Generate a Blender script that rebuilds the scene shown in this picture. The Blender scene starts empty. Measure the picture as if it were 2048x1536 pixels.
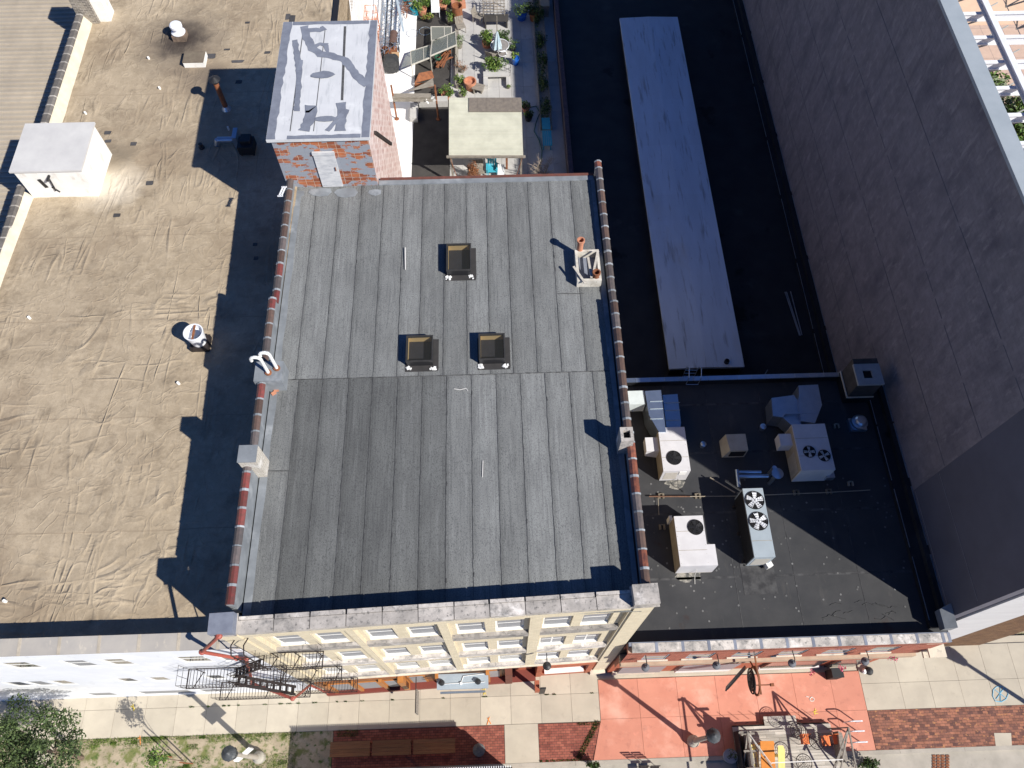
import bpy, math, random
from mathutils import Vector, Matrix
R = random.Random(7)
S = bpy.context.scene; COL = S.collection
# ---------------------------------------------------------------- camera, sky, sun, exposure
F_PX, TILT, YAW, ROLL, CZ = 1574.76, 0.47744, 0.035596, 0.003418, 40.0
def _axes():
    cy, sy = math.cos(YAW), math.sin(YAW)
    f = Vector((sy, cy, 0)); r = Vector((cy, -sy, 0)); z = Vector((0, 0, 1))
    d = f*math.sin(TILT) - z*math.cos(TILT); u = f*math.cos(TILT) + z*math.sin(TILT)
    c, s = math.cos(ROLL), math.sin(ROLL)
    return r*c + u*s, -r*s + u*c, d
AX, AU, AD = _axes()
cam = bpy.data.cameras.new('camera'); co = bpy.data.objects.new('camera', cam); COL.objects.link(co)
co.matrix_world = Matrix(((AX.x, AU.x, -AD.x, 0), (AX.y, AU.y, -AD.y, 0), (AX.z, AU.z, -AD.z, CZ), (0, 0, 0, 1)))
cam.sensor_width = 36; cam.lens = F_PX/2048*36; cam.clip_end = 600; cam.clip_start = .5
S.camera = co
SUNEL = math.radians(40); SUNDIR = Vector((.78, -.62, 0)).normalized()
w = bpy.data.worlds.new('World'); S.world = w; w.use_nodes = True
nt = w.node_tree; bg = nt.nodes['Background']; sk = nt.nodes.new('ShaderNodeTexSky')
sk.sky_type = 'NISHITA'; sk.sun_disc = False; sk.sun_elevation = SUNEL
sk.sun_rotation = math.atan2(SUNDIR.x, SUNDIR.y)
sk.ozone_density = 4; sk.dust_density = .3; tn = nt.nodes.new('ShaderNodeMix'); tn.data_type = 'RGBA'; tn.blend_type = 'MULTIPLY'; tn.inputs[0].default_value = 1; tn.inputs[7].default_value = (.42,.66,1.06,1)
nt.links.new(sk.outputs[0], tn.inputs[6]); nt.links.new(tn.outputs[2], bg.inputs[0]); bg.inputs[1].default_value = .058
sl = bpy.data.lights.new('sun', 'SUN'); sl.energy = 5.0; sl.angle = math.radians(.53); sl.color = (1, .955, .88)
so = bpy.data.objects.new('sun', sl); COL.objects.link(so)
so.rotation_euler = (Vector((SUNDIR.x*math.cos(SUNEL), SUNDIR.y*math.cos(SUNEL), math.sin(SUNEL)))).to_track_quat('Z', 'Y').to_euler()
S.view_settings.view_transform = 'Standard'; S.view_settings.look = 'None'
S.view_settings.exposure = 0.42; S.view_settings.gamma = 1; S.view_settings.use_curve_mapping = False

# measured picture points (2048 wide) turned into places in the yard, on a level, or on a wall plane
def _ray(x, y): return AX*((x-1024)/F_PX) + AU*(-(y-768)/F_PX) + AD
def at(x, y, z):
    r = _ray(x, y); t = (z-CZ)/r.z; return Vector((r.x*t, r.y*t, z))
def aty(x, y, Y):
    r = _ray(x, y); t = Y/r.y; return Vector((r.x*t, Y, CZ+r.z*t))

# ---------------------------------------------------------------- mesh builder
class MB:
    def __init__(s): s.v = []; s.f = []; s.m = []; s.t = []; s.mi = 0; s.tone = 1.0
    def face(s, pts):
        n = len(s.v); s.v += [tuple(p) for p in pts]; s.f.append(tuple(range(n, n+len(pts)))); s.m.append(s.mi); s.t.append(s.tone)
    def poly(s, vs, fs):
        n = len(s.v); s.v += [tuple(p) for p in vs]
        for f in fs: s.f.append(tuple(n+i for i in f)); s.m.append(s.mi); s.t.append(s.tone)
        return s
    def hexa(s, p): return s.poly(p, [(0,3,2,1),(4,5,6,7),(0,1,5,4),(1,2,6,5),(2,3,7,6),(3,0,4,7)])
    def box(s, x0, x1, y0, y1, z0, z1):
        return s.hexa([(x0,y0,z0),(x1,y0,z0),(x1,y1,z0),(x0,y1,z0),(x0,y0,z1),(x1,y0,z1),(x1,y1,z1),(x0,y1,z1)])
    def cbox(s, c, sx, sy, h, rz=0):      # box standing on c
        a, b = math.cos(rz), math.sin(rz); P = []
        for z in (0, h):
            for X, Y in ((-sx/2,-sy/2),(sx/2,-sy/2),(sx/2,sy/2),(-sx/2,sy/2)): P.append((c[0]+X*a-Y*b, c[1]+X*b+Y*a, c[2]+z))
        return s.hexa(P)
    def prism(s, pts, z0, z1):
        n = len(pts); V = [(p[0],p[1],z0) for p in pts]+[(p[0],p[1],z1) for p in pts]
        return s.poly(V, [tuple(range(n-1,-1,-1)), tuple(range(n,2*n))]+[(i,(i+1)%n,n+(i+1)%n,n+i) for i in range(n)])
    def tube(s, a, b, r, r2=None, n=8, cap=True):
        a, b = Vector(a), Vector(b); r2 = r if r2 is None else r2; d = (b-a)
        if d.length < 1e-6: return s
        q = d.to_track_quat('Z', 'Y'); V = []
        for c, rr in ((a, r), (b, r2)):
            for i in range(n):
                t = 2*math.pi*i/n; V.append(c+q@Vector((math.cos(t)*rr, math.sin(t)*rr, 0)))
        fs = [(i,(i+1)%n,n+(i+1)%n,n+i) for i in range(n)]
        if cap: fs += [tuple(range(n-1,-1,-1)), tuple(range(n,2*n))]
        return s.poly(V, fs)
    def path(s, pts, r, n=8):
        for a, b in zip(pts, pts[1:]): s.tube(a, b, r, n=n)
        return s
    def bar(s, a, b, w, h):     # rectangular bar
        a, b = Vector(a), Vector(b); d = (b-a).normalized(); up = Vector((0,0,1))
        if abs(d.z) > .95: up = Vector((0,1,0))
        x = d.cross(up).normalized()*(w/2); y = x.cross(d).normalized()*(h/2)
        return s.hexa([a-x-y,a+x-y,a+x+y,a-x+y,b-x-y,b+x-y,b+x+y,b-x+y])
    def lathe(s, c, prof, n=20, cap=True):
        V = []
        for r, z in prof:
            for i in range(n):
                t = 2*math.pi*i/n; V.append((c[0]+r*math.cos(t), c[1]+r*math.sin(t), c[2]+z))
        fs = []
        for k in range(len(prof)-1):
            for i in range(n): fs.append((k*n+i, k*n+(i+1)%n, (k+1)*n+(i+1)%n, (k+1)*n+i))
        if cap: fs.append(tuple((len(prof)-1)*n+i for i in range(n)))
        return s.poly(V, fs)
    def ring(s, c, r, t, n=24, ax='z'):
        pts = []
        for i in range(n+1):
            a = 2*math.pi*i/n
            o = {'z': (math.cos(a)*r, math.sin(a)*r, 0), 'x': (0, math.cos(a)*r, math.sin(a)*r), 'y': (math.cos(a)*r, 0, math.sin(a)*r)}[ax]
            pts.append(Vector(c)+Vector(o))
        return s.path(pts, t, 6)
    def leaves(s, c, rad, n, size, seed=0, clumps=9, up=.6, kr=(.3,.55)):
        q = random.Random(seed); cl = []
        for i in range(clumps):
            while True:
                p = Vector((q.uniform(-1,1), q.uniform(-1,1), q.uniform(-1,1)))
                if p.length < 1: break
            cl.append((p*(1-kr[0]*.8), q.uniform(*kr)))
        for i in range(n):
            k, kr = q.choice(cl)
            while True:
                o = Vector((q.uniform(-1,1), q.uniform(-1,1), q.uniform(-1,1)))
                if o.length < 1: break
            p = k+o*kr; p = Vector((c[0]+p.x*rad[0], c[1]+p.y*rad[1], c[2]+p.z*rad[2]))
            if p.z < .03: p.z = .03 + q.random()*.1
            nn = Vector((q.gauss(0,1), q.gauss(0,1), q.gauss(up,1))).normalized()
            a = nn.orthogonal().normalized(); a = Matrix.Rotation(q.uniform(0,6.28), 3, nn)@a; b = nn.cross(a)
            L = size*q.uniform(.6,1.3); W = L*.45
            s.tone = q.uniform(.6,1.35); s.mi = 0 if q.random() < .75 else 1
            s.face([p-a*L*.5, p+b*W*.5, p+a*L*.5, p-b*W*.5])
        s.tone = 1; s.mi = 0
        return s
    def build(s, name, mats, parent=None, smooth=False):
        me = bpy.data.meshes.new(name); o = bpy.data.objects.new(name, me); COL.objects.link(o)
        off = Vector((0,0,0))
        if parent:
            o.parent = parent; p = parent
            while p: off += Vector(p.location); p = p.parent
        me.from_pydata([tuple(Vector(v)-off) for v in s.v], [], s.f)
        if not isinstance(mats, (list, tuple)): mats = [mats]
        for m in mats: me.materials.append(m)
        me.polygons.foreach_set('material_index', [min(i, len(mats)-1) for i in s.m])
        a = me.attributes.new('tone', 'FLOAT', 'FACE'); a.data.foreach_set('value', s.t)
        if smooth: me.polygons.foreach_set('use_smooth', [True]*len(s.f))
        me.update(); return o
def tag(o, label=None, cat=None, group=None, kind=None):
    if label: o['label'] = label
    if cat: o['category'] = cat
    if group: o['group'] = group
    if kind: o['kind'] = kind
    return o
def thing(name, label, cat, loc, group=None):
    o = bpy.data.objects.new(name, None); o.empty_display_size = .2; COL.objects.link(o); o.location = loc
    return tag(o, label, cat, group)
def copy_tree(o, parent=None):
    c = o.copy(); COL.objects.link(c)
    if parent: c.parent = parent
    for ch in [x for x in COL.objects if x.parent == o and x.name not in _new]:
        _new.add(copy_tree(ch, c).name)
    return c
_new = set()

# ---------------------------------------------------------------- materials
def nodes(name):
    m = bpy.data.materials.new(name); m.use_nodes = True; t = m.node_tree
    return m, t, t.nodes['Principled BSDF'], (lambda ty, **k: _nn(t, ty, k)), t.links.new
def _nn(t, ty, k):
    n = t.nodes.new('ShaderNode'+ty)
    for a, b in k.items(): setattr(n, a, b)
    return n
def rgba(c): return (c[0], c[1], c[2], 1)
def noise(N, L, vec, sc, stretch, detail=6, rough=.6, typ=None, dist=0):
    mp = N('Mapping'); mp.inputs['Scale'].default_value = stretch; L(vec, mp.inputs[0])
    n = N('TexNoise'); n.inputs['Scale'].default_value = sc; n.inputs['Detail'].default_value = detail; n.inputs['Roughness'].default_value = rough
    n.inputs['Distortion'].default_value = dist
    if typ: n.noise_type = typ
    L(mp.outputs[0], n.inputs['Vector']); return n.outputs['Fac']
def ramp(N, L, fac, lo, hi):
    r = N('MapRange'); r.inputs['From Min'].default_value = lo; r.inputs['From Max'].default_value = hi; L(fac, r.inputs['Value']); return r.outputs[0]
def mix(N, L, fac, a, b, mode='MIX'):
    m = N('Mix', data_type='RGBA', blend_type=mode)
    if isinstance(fac, (int, float)): m.inputs[0].default_value = fac
    else: L(fac, m.inputs[0])
    for v, i in ((a, 6), (b, 7)):
        if isinstance(v, tuple): m.inputs[i].default_value = rgba(v)
        else: L(v, m.inputs[i])
    return m.outputs[2]
def tone(N, L, col):
    a = N('Attribute', attribute_name='tone'); return mix(N, L, 1.0, col, a.outputs['Color'] if False else a.outputs['Fac'], 'MULTIPLY')
def finish(N, L, b, col, vec, rough, metal, bump, bsc, bdist, spec, extra=None):
    L(tone(N, L, col), b.inputs['Base Color']); b.inputs['Roughness'].default_value = rough; b.inputs['Metallic'].default_value = metal
    b.inputs['Specular IOR Level'].default_value = spec
    if bump:
        h = noise(N, L, vec, bsc, (1,1,1), 4); bp = N('Bump'); bp.inputs['Strength'].default_value = bump; bp.inputs['Distance'].default_value = bdist
        L(h, bp.inputs['Height'])
        if extra is not None:
            b2 = N('Bump'); b2.inputs['Strength'].default_value = extra[1]; b2.inputs['Distance'].default_value = extra[2]; L(extra[0], b2.inputs['Height']); L(bp.outputs[0], b2.inputs['Normal']); L(b2.outputs[0], b.inputs['Normal'])
        else: L(bp.outputs[0], b.inputs['Normal'])
def mat(name, c1, c2=None, sc=1.5, st=(1,1,1), rough=.85, metal=0, bump=.25, bsc=30, bdist=.01, spec=.3, lo=.35, hi=.65, layers=()):
    m, t, b, N, L = nodes(name); vec = N('TexCoord').outputs['Object']
    c2 = c2 or tuple(x*.8 for x in c1)
    col = mix(N, L, ramp(N, L, noise(N, L, vec, sc, st), lo, hi), c1, c2)
    for (c, s_, st_, l_, h_) in layers: col = mix(N, L, ramp(N, L, noise(N, L, vec, s_, st_), l_, h_), col, c)
    finish(N, L, b, col, vec, rough, metal, bump, bsc, bdist, spec); return m
def brick(name, c1, c2, mortar, bw, bh, ms=.01, off=.5, plane='wall', var=.35, layers=(), rough=.9, bdist=.006):
    m, t, b, N, L = nodes(name); vec = N('TexCoord').outputs['Object']; sp = N('SeparateXYZ'); L(vec, sp.inputs[0]); cb = N('CombineXYZ')
    if plane == 'wall':
        ad = N('Math', operation='ADD'); L(sp.outputs[0], ad.inputs[0]); L(sp.outputs[1], ad.inputs[1]); L(ad.outputs[0], cb.inputs[0]); L(sp.outputs[2], cb.inputs[1])
    else: L(sp.outputs[0], cb.inputs[0]); L(sp.outputs[1], cb.inputs[1])
    br = N('TexBrick', offset=off); L(cb.outputs[0], br.inputs['Vector'])
    for k, v in (('Color1', c1), ('Color2', c2), ('Mortar', mortar)): br.inputs[k].default_value = rgba(v)
    for k, v in (('Scale', 1), ('Mortar Size', ms), ('Brick Width', bw), ('Row Height', bh), ('Bias', 0)): br.inputs[k].default_value = v
    col = mix(N, L, ramp(N, L, noise(N, L, vec, 3, (1,1,1)), .3, .7), br.outputs['Color'], (1-var,)*3, 'MULTIPLY')
    for (c, s_, st_, l_, h_) in layers: col = mix(N, L, ramp(N, L, noise(N, L, vec, s_, st_, 8), l_, h_), col, c)
    inv = N('Math', operation='SUBTRACT'); inv.inputs[0].default_value = 1; L(br.outputs['Fac'], inv.inputs[1])
    finish(N, L, b, col, vec, rough, 0, .3, 60, .006, .25, (inv.outputs[0], .8, bdist)); return m
def plain(name, c, rough=.5, metal=0, spec=.5): return mat(name, c, tuple(x*.88 for x in c), 6, rough=rough, metal=metal, bump=.08, bsc=60, spec=spec)

M = {}
# rolled mineral roofing: granules, streaks along the rolls
M['roll'] = mat('mineral_roll', (.205,.212,.208), (.155,.160,.158), .8, (1.6,.7,1), bump=.6, bsc=90, bdist=.012, layers=(((.20,.21,.207), 1.1, (1.5,.5,1), .55, .85), ((.075,.077,.08), 5, (3,1.0,1), .6, .85), ((.10,.103,.105), 3.2, (5,.22,1), .50, .78), ((.25,.258,.255), 2.1, (4,.2,1), .54, .8), ((.075,.077,.08), 24, (1.3,.8,1), .50, .70), ((.33,.34,.34), 30, (1.2,.9,1), .60, .78), ((.06,.061,.064), 60, (1,1,1), .58, .75)))
M['bitumen'] = mat('seam_bitumen', (.06,.061,.063), (.10,.10,.102), 9, bump=.4)
M['flash'] = mat('grey_flashing', (.25,.27,.29), (.17,.185,.2), 1.5, rough=.6, layers=(((.36,.38,.40), 1.2, (1,1,1), .55, .75),))
def tanroof():
    m, t, b, N, L = nodes('wrinkled_membrane'); vec = N('TexCoord').outputs['Object']
    col = mix(N, L, ramp(N, L, noise(N, L, vec, .25, (1,1,1), 8), .35, .7), (.43,.35,.248), (.31,.248,.172))
    col = mix(N, L, ramp(N, L, noise(N, L, vec, 2.2, (1,1,1), 8, .75), .45, .8), col, (.52,.43,.31))
    col = mix(N, L, ramp(N, L, noise(N, L, vec, .9, (1,1,1), 9, .7), .52, .74), col, (.21,.165,.115))
    col = mix(N, L, ramp(N, L, noise(N, L, vec, 14, (1,1,1), 5, .7), .56, .8), col, (.24,.19,.13))
    # dark soot round the exhaust fan, pale apron in front
    def blot(cx, cy, r, c, col):
        v = N('VectorMath', operation='DISTANCE'); sp = N('SeparateXYZ'); L(vec, sp.inputs[0]); cb = N('CombineXYZ'); L(sp.outputs[0], cb.inputs[0]); L(sp.outputs[1], cb.inputs[1])
        L(cb.outputs[0], v.inputs[0]); v.inputs[1].default_value = (cx, cy, 0)
        n = noise(N, L, vec, 1.3, (1,1,1), 8); mu = N('Math', operation='MULTIPLY_ADD'); L(n, mu.inputs[0]); mu.inputs[1].default_value = -r*1.2; L(v.outputs['Value'], mu.inputs[2])
        return mix(N, L, ramp(N, L, mu.outputs[0], r*.7, -r*.35), col, c)
    col = mix(N, L, ramp(N, L, noise(N, L, vec, .16, (1,1,1), 7, .65), .50, .72), col, (.25,.19,.13))
    def seamline(c, wv):
        sp = N('SeparateXYZ'); L(vec, sp.inputs[0]); n = noise(N, L, vec, .5, (1,1,1), 3); a = N('Math', operation='MULTIPLY_ADD'); L(n, a.inputs[0]); a.inputs[1].default_value = .35; L(sp.outputs[1], a.inputs[2])
        m = N('Math', operation='PINGPONG'); L(a.outputs[0], m.inputs[0]); m.inputs[1].default_value = wv; return ramp(N, L, m.outputs[0], .035, .0)
    col = mix(N, L, seamline(0, 2.4), col, (.30,.235,.165))
    col = blot(-1.3, 23.0, 2.3, (.16,.13,.10), col); col = blot(-1.3, 23.2, 1.3, (.05,.04,.035), col); col = blot(-2.9, 12.6, 1.5, (.66,.58,.46), col); col = blot(.3, 20.3, 1.3, (.20,.16,.12), col); col = blot(-3.2, 14.6, 1.0, (.22,.18,.13), col)
    def ridge(sc, st, w, dist):
        n = noise(N, L, vec, sc, st, 2, .5, None, dist); a = N('Math', operation='SUBTRACT'); L(n, a.inputs[0]); a.inputs[1].default_value = .5
        c = N('Math', operation='ABSOLUTE'); L(a.outputs[0], c.inputs[0]); return ramp(N, L, c.outputs[0], w, 0)
    sp = N('SeparateXYZ'); L(vec, sp.inputs[0]); sel = ramp(N, L, sp.outputs[1], 7, 13)
    r1 = ridge(.42, (.55,1.7,1), .05, .7); r2 = ridge(.5, (1.7,.5,1), .05, .6); r3 = ridge(1.1, (1,1,1), .05, .8)
    md = N('Mix', data_type='FLOAT'); L(sel, md.inputs[0]); L(r1, md.inputs[2]); L(r2, md.inputs[3])
    msk = ramp(N, L, noise(N, L, vec, .35, (1,1,1), 2), .44, .6); mm = N('Math', operation='MULTIPLY'); r4 = ridge(.33, (2.3,.40,1), .035, .5); mx_ = N('Math', operation='MAXIMUM'); L(md.outputs[0], mx_.inputs[0]); L(r4, mx_.inputs[1]); L(mx_.outputs[0], mm.inputs[0]); L(msk, mm.inputs[1])
    md2 = N('Math', operation='MULTIPLY_ADD'); L(r3, md2.inputs[0]); md2.inputs[1].default_value = .25; L(mm.outputs[0], md2.inputs[2])
    big = noise(N, L, vec, 1.1, (1,1,1), 4); md3 = N('Math', operation='MULTIPLY_ADD'); L(big, md3.inputs[0]); md3.inputs[1].default_value = .9; L(md2.outputs[0], md3.inputs[2])
    finish(N, L, b, col, vec, .8, 0, .3, 40, .008, .25, (md3.outputs[0], .75, .05)); return m
M['tan'] = tanroof()
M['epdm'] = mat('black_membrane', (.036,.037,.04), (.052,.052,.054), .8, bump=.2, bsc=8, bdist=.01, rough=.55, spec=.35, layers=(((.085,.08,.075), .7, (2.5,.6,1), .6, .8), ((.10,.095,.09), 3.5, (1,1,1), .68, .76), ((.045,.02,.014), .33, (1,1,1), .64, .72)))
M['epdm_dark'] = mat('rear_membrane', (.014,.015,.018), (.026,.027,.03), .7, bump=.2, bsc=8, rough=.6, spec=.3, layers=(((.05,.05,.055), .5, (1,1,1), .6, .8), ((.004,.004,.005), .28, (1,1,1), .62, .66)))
M['weld'] = mat('membrane_seam', (.085,.085,.087), (.035,.035,.038), 3, bump=.2)
M['concrete'] = mat('concrete', (.52,.465,.37), (.45,.40,.32), .9, bump=.2, bsc=50, bdist=.004, layers=(((.36,.32,.26), 2.2, (1,1,1), .6, .85), ((.2,.18,.15), 38, (1,1,1), .72, .8)))
M['joint'] = mat('joint_dirt', (.16,.14,.11), (.09,.08,.06), 6)
M['orange_paint'] = mat('orange_paint', (.60,.255,.175), (.54,.22,.15), .8, rough=.6, bump=.1, bsc=60, bdist=.003, layers=(((.42,.17,.12), 2.6, (1,1,1), .56, .8), ((.30,.13,.10), 34, (1,1,1), .70, .78), ((.74,.42,.32), .45, (1,1,1), .52, .72), ((.82,.34,.24), 1.1, (1,1,1), .6, .8)))
M['street'] = mat('street_concrete', (.44,.40,.34), (.35,.32,.27), 1.2, bump=.3, layers=(((.26,.23,.2), 3, (1,1,1), .62, .8),))
M['paver'] = brick('clay_paver', (.42,.14,.095), (.26,.08,.06), (.10,.065,.055), .22, .11, .008, .5, 'floor', .4)
M['paver2'] = brick('mixed_paver', (.44,.19,.12), (.15,.075,.065), (.12,.075,.06), .24, .12, .007, .5, 'floor', .35, layers=(((.46,.22,.10), 4.2, (1,1.9,1), .60, .64), ((.11,.07,.07), 3.7, (1,1.9,1), .64, .68)))
M['soil'] = mat('dry_soil', (.44,.36,.26), (.30,.25,.17), 1.6, bump=.7, bsc=22, bdist=.03, layers=(((.16,.17,.06), 1.7, (1,1,1), .5, .62), ((.06,.11,.02), 4.2, (1,1,1), .53, .66)))
M['leaf'] = mat('leaf_mid', (.105,.175,.035), (.06,.12,.025), 3, rough=.6, bump=0)
M['leaf2'] = mat('leaf_light', (.22,.30,.06), (.15,.22,.04), 3, rough=.6, bump=0)
M['leafd'] = mat('leaf_dark', (.05,.085,.03), (.035,.06,.02), 3, rough=.6, bump=0)
M['leafg'] = mat('leaf_grey', (.24,.28,.17), (.17,.2,.12), 3, rough=.7, bump=0)
M['leafb'] = mat('leaf_dried', (.30,.13,.06), (.2,.09,.045), 3, rough=.8, bump=0)
M['bark'] = mat('bark', (.19,.14,.10), (.11,.08,.06), 6, (1,1,.3), bump=.6, bsc=25)
M['twig'] = mat('bare_twig', (.45,.38,.31), (.32,.26,.2), 6)
M['cream'] = brick('cream_brick', (.72,.635,.47), (.66,.575,.42), (.62,.54,.39), .21, .075, .007, .5, 'wall', .14, layers=(((.52,.42,.27), 1.2, (1,1,1), .66, .85),))
M['stone'] = mat('weathered_limestone', (.50,.46,.42), (.33,.305,.28), 2.2, bump=.5, bsc=20, bdist=.015, layers=(((.17,.165,.16), 1.6, (1,1,1), .52, .7), ((.14,.135,.13), 7, (1,1,1), .55, .7), ((.66,.62,.58), 1.7, (1,1,1), .58, .7), ((.07,.07,.07), 16, (1,1,1), .62, .74)))
M['stonel'] = mat('pale_limestone', (.70,.63,.50), (.58,.51,.41), 2, bump=.4, layers=(((.3,.27,.25), 3, (1,1,1), .58, .74),))
M['greycope'] = mat('coated_coping', (.40,.37,.33), (.33,.31,.29), 1.2, bump=.3, bsc=12, layers=(((.52,.47,.39), 2, (2,1,1), .6, .75),))
M['copejoint'] = mat('coping_mastic', (.47,.41,.33), (.36,.32,.26), 5)
M['white'] = mat('white_paint', (.80,.82,.86), (.74,.76,.80), 1, rough=.6, bump=.15, bsc=25, bdist=.004, layers=(((.55,.57,.60), 1.4, (1.6,1,.5), .62, .8), ((.86,.87,.89), .8, (1,1,1), .55, .7)))
M['whitestucco'] = mat('white_coating', (.84,.83,.80), (.77,.76,.72), 1.5, rough=.7, bump=.4, bsc=7, bdist=.02, layers=(((.60,.55,.46), 2.0, (1,1,.6), .56, .76), ((.45,.42,.36), 7, (1,1,.5), .68, .8)))
M['whitetrim'] = mat('white_trim', (.84,.83,.80), (.78,.77,.74), 3, rough=.5, bump=.05)
M['glassd'] = mat('dark_glass', (.05,.055,.06), (.08,.085,.09), .8, rough=.08, bump=0, spec=.9)
M['blind'] = mat('window_blind', (.30,.305,.32), (.22,.225,.24), 2, (1,1,9), rough=.5, bump=.1, spec=.6)
M['redbrick'] = brick('red_brick', (.42,.125,.08), (.33,.09,.06), (.46,.30,.22), .21, .075, .006, .5, 'wall', .25)
M['brownbrick'] = brick('brown_brick', (.22,.12,.06), (.12,.06,.035), (.30,.21,.14), .21, .075, .006, .5, 'wall', .35)
M['claytile'] = brick('clay_block', (.50,.17,.075), (.27,.085,.05), (.58,.46,.36), .33, .21, .010, .0, 'wall', .3, layers=(((.27,.29,.33), 1.7, (1,1,1.7), .475, .51), ((.33,.35,.39), 6, (1,1,1), .70, .74)))
M['washbrick'] = brick('limewashed_brick', (.76,.62,.57), (.47,.25,.21), (.76,.68,.64), .34, .17, .018, .5, 'wall', .15, layers=(((.72,.63,.59), 2.4, (1,1,1.8), .55, .75),), bdist=.02)
M['tanbrick'] = brick('tan_brick', (.48,.38,.26), (.30,.22,.14), (.46,.38,.28), .21, .075, .006, .5, 'wall', .3)
M['coatroof'] = mat('silver_coating', (.62,.63,.645), (.54,.55,.57), .9, rough=.55, bump=.3, bsc=6, bdist=.01, layers=(((.36,.38,.40), 1.6, (4,.4,1), .55, .78), ((.30,.31,.32), 5, (3,.5,1), .64, .76), ((.70,.71,.72), 1.2, (1,1,1), .6, .75)))
M['mastic'] = mat('grey_mastic', (.215,.235,.285), (.165,.18,.225), 3, rough=.7, bump=.35, bsc=14, bdist=.01)
M['darkwall'] = brick('dark_block', (.265,.237,.255), (.245,.22,.237), (.238,.213,.23), .4, .2, .005, .5, 'wall', .22, layers=(((.27,.245,.26), .5, (1,2.5,1), .55, .75), ((.13,.118,.14), .35, (1,2,1.4), .5, .75), ((.34,.305,.31), 1.3, (1,2.4,1), .56, .78), ((.15,.135,.155), .8, (1,2.2,.35), .56, .74)))
M['darkpanel'] = mat('dark_panel', (.125,.122,.15), (.11,.107,.13), .9, (1,1,1), bump=.12)
M['panelseam'] = plain('panel_seam', (.33,.30,.30))
M['palepanel'] = mat('pale_metal_panel', (.62,.62,.63), (.56,.56,.57), .8, (1,1,4), rough=.45, bump=.05)
M['parapetmetal'] = mat('grey_coping_metal', (.36,.40,.43), (.31,.35,.38), 1, rough=.4, bump=.05, spec=.6)
M['steelwhite'] = plain('white_steel', (.80,.82,.85), .4)
M['galv'] = mat('galvanised', (.50,.58,.68), (.42,.50,.60), 2.2, rough=.28, metal=.85, bump=.1, bsc=6, layers=(((.6,.62,.64), 7, (1,1,1), .6, .8),))
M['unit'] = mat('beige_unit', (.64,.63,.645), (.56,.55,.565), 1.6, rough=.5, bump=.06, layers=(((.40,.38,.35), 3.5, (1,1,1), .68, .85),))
M['tablewood'] = mat('warm_table_wood', (.30,.14,.06), (.22,.10,.045), 3, (.6,9,1), rough=.5, bump=.2, layers=(((.22,.10,.05), 1.6, (1,2,1), .58, .75),))
M['oldrust'] = mat('dull_rust', (.19,.10,.065), (.13,.075,.05), 5)
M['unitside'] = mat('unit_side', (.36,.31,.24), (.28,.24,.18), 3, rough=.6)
M['unitgrey'] = mat('grey_unit', (.36,.415,.455), (.32,.37,.41), 1.5, rough=.45, bump=.05)
M['black'] = plain('black_metal', (.018,.018,.02), .5)
M['hole'] = plain('painted_hole_shade', (.006,.006,.007), .9)  # near-black colour standing in for the shade inside openings
M['iron'] = mat('dark_iron', (.022,.018,.018), (.04,.03,.028), 8, rough=.7, bump=.1)
M['rust'] = mat('rusty_steel', (.30,.115,.05), (.17,.07,.04), 5, rough=.85, bump=.3)
M['rustred'] = plain('red_pipe_paint', (.36,.085,.06), .5)
M['orangep'] = plain('orange_enamel', (.85,.22,.06), .5)
M['terracotta'] = mat('terracotta', (.55,.25,.15), (.42,.18,.11), 4, rough=.8)
M['pvc'] = plain('white_pvc', (.85,.85,.83), .35)
M['wood'] = mat('weathered_wood', (.31,.28,.24), (.19,.17,.145), 3, (1,8,1), bump=.4)
M['woodg'] = mat('grey_deck_board', (.54,.50,.44), (.38,.35,.30), 2.4, (.5,6,1), bump=.4, layers=(((.16,.14,.12), 4, (.4,8,1), .6, .75),))
M['woodbrown'] = mat('oiled_wood', (.28,.115,.045), (.18,.07,.03), 3, (.6,9,1), rough=.5, bump=.2)
M['woodorange'] = mat('varnished_wood', (.48,.20,.055), (.34,.13,.035), 3, (1,1,5), rough=.45, bump=.15)
M['maroon'] = plain('maroon_paint', (.20,.045,.03), .6)
M['oxide'] = mat('oxide_paint', (.40,.12,.065), (.33,.095,.05), 2, rough=.6)
M['corr'] = mat('corrugated_pale', (.58,.58,.49), (.50,.50,.42), 1.5, rough=.6, bump=.1)
M['corrtan'] = mat('corrugated_roof', (.42,.365,.29), (.35,.305,.245), .8, (1,.5,1), rough=.6, bump=.1, layers=(((.42,.37,.30), 2.5, (1,3,1), .55, .8),))
M['solar'] = mat('dark_slate', (.12,.11,.10), (.09,.085,.08), 3, rough=.6)
M['patio'] = mat('patio_concrete', (.50,.49,.47), (.42,.41,.40), 1.1, bump=.3, layers=(((.3,.29,.28), 2.6, (1,1,1), .6, .8),))
M['whitemem'] = mat('white_membrane', (.86,.855,.85), (.80,.79,.785), 1.2, bump=.15, layers=(((.62,.59,.56), 2.4, (1,2,1), .68, .8),))
M['blackmat'] = mat('black_felt', (.045,.042,.04), (.065,.06,.056), 1.5, bump=.3)
M['turq'] = plain('turquoise_paint', (.06,.42,.55), .5)
M['blueglaze'] = plain('blue_glaze', (.02,.13,.55), .2)
M['tealglaze'] = plain('teal_glaze', (.02,.28,.38), .25)
M['cover'] = mat('black_cover', (.03,.031,.033), (.045,.046,.048), 4, rough=.6, bump=.5, bsc=6, bdist=.03)
M['fabric'] = mat('pale_canvas', (.60,.68,.72), (.35,.48,.56), 6, (1,1,.2))
M['yellow'] = plain('yellow_board', (.86,.72,.24), .6)
M['amber'] = plain('orange_board', (.66,.235,.03), .6)
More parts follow.
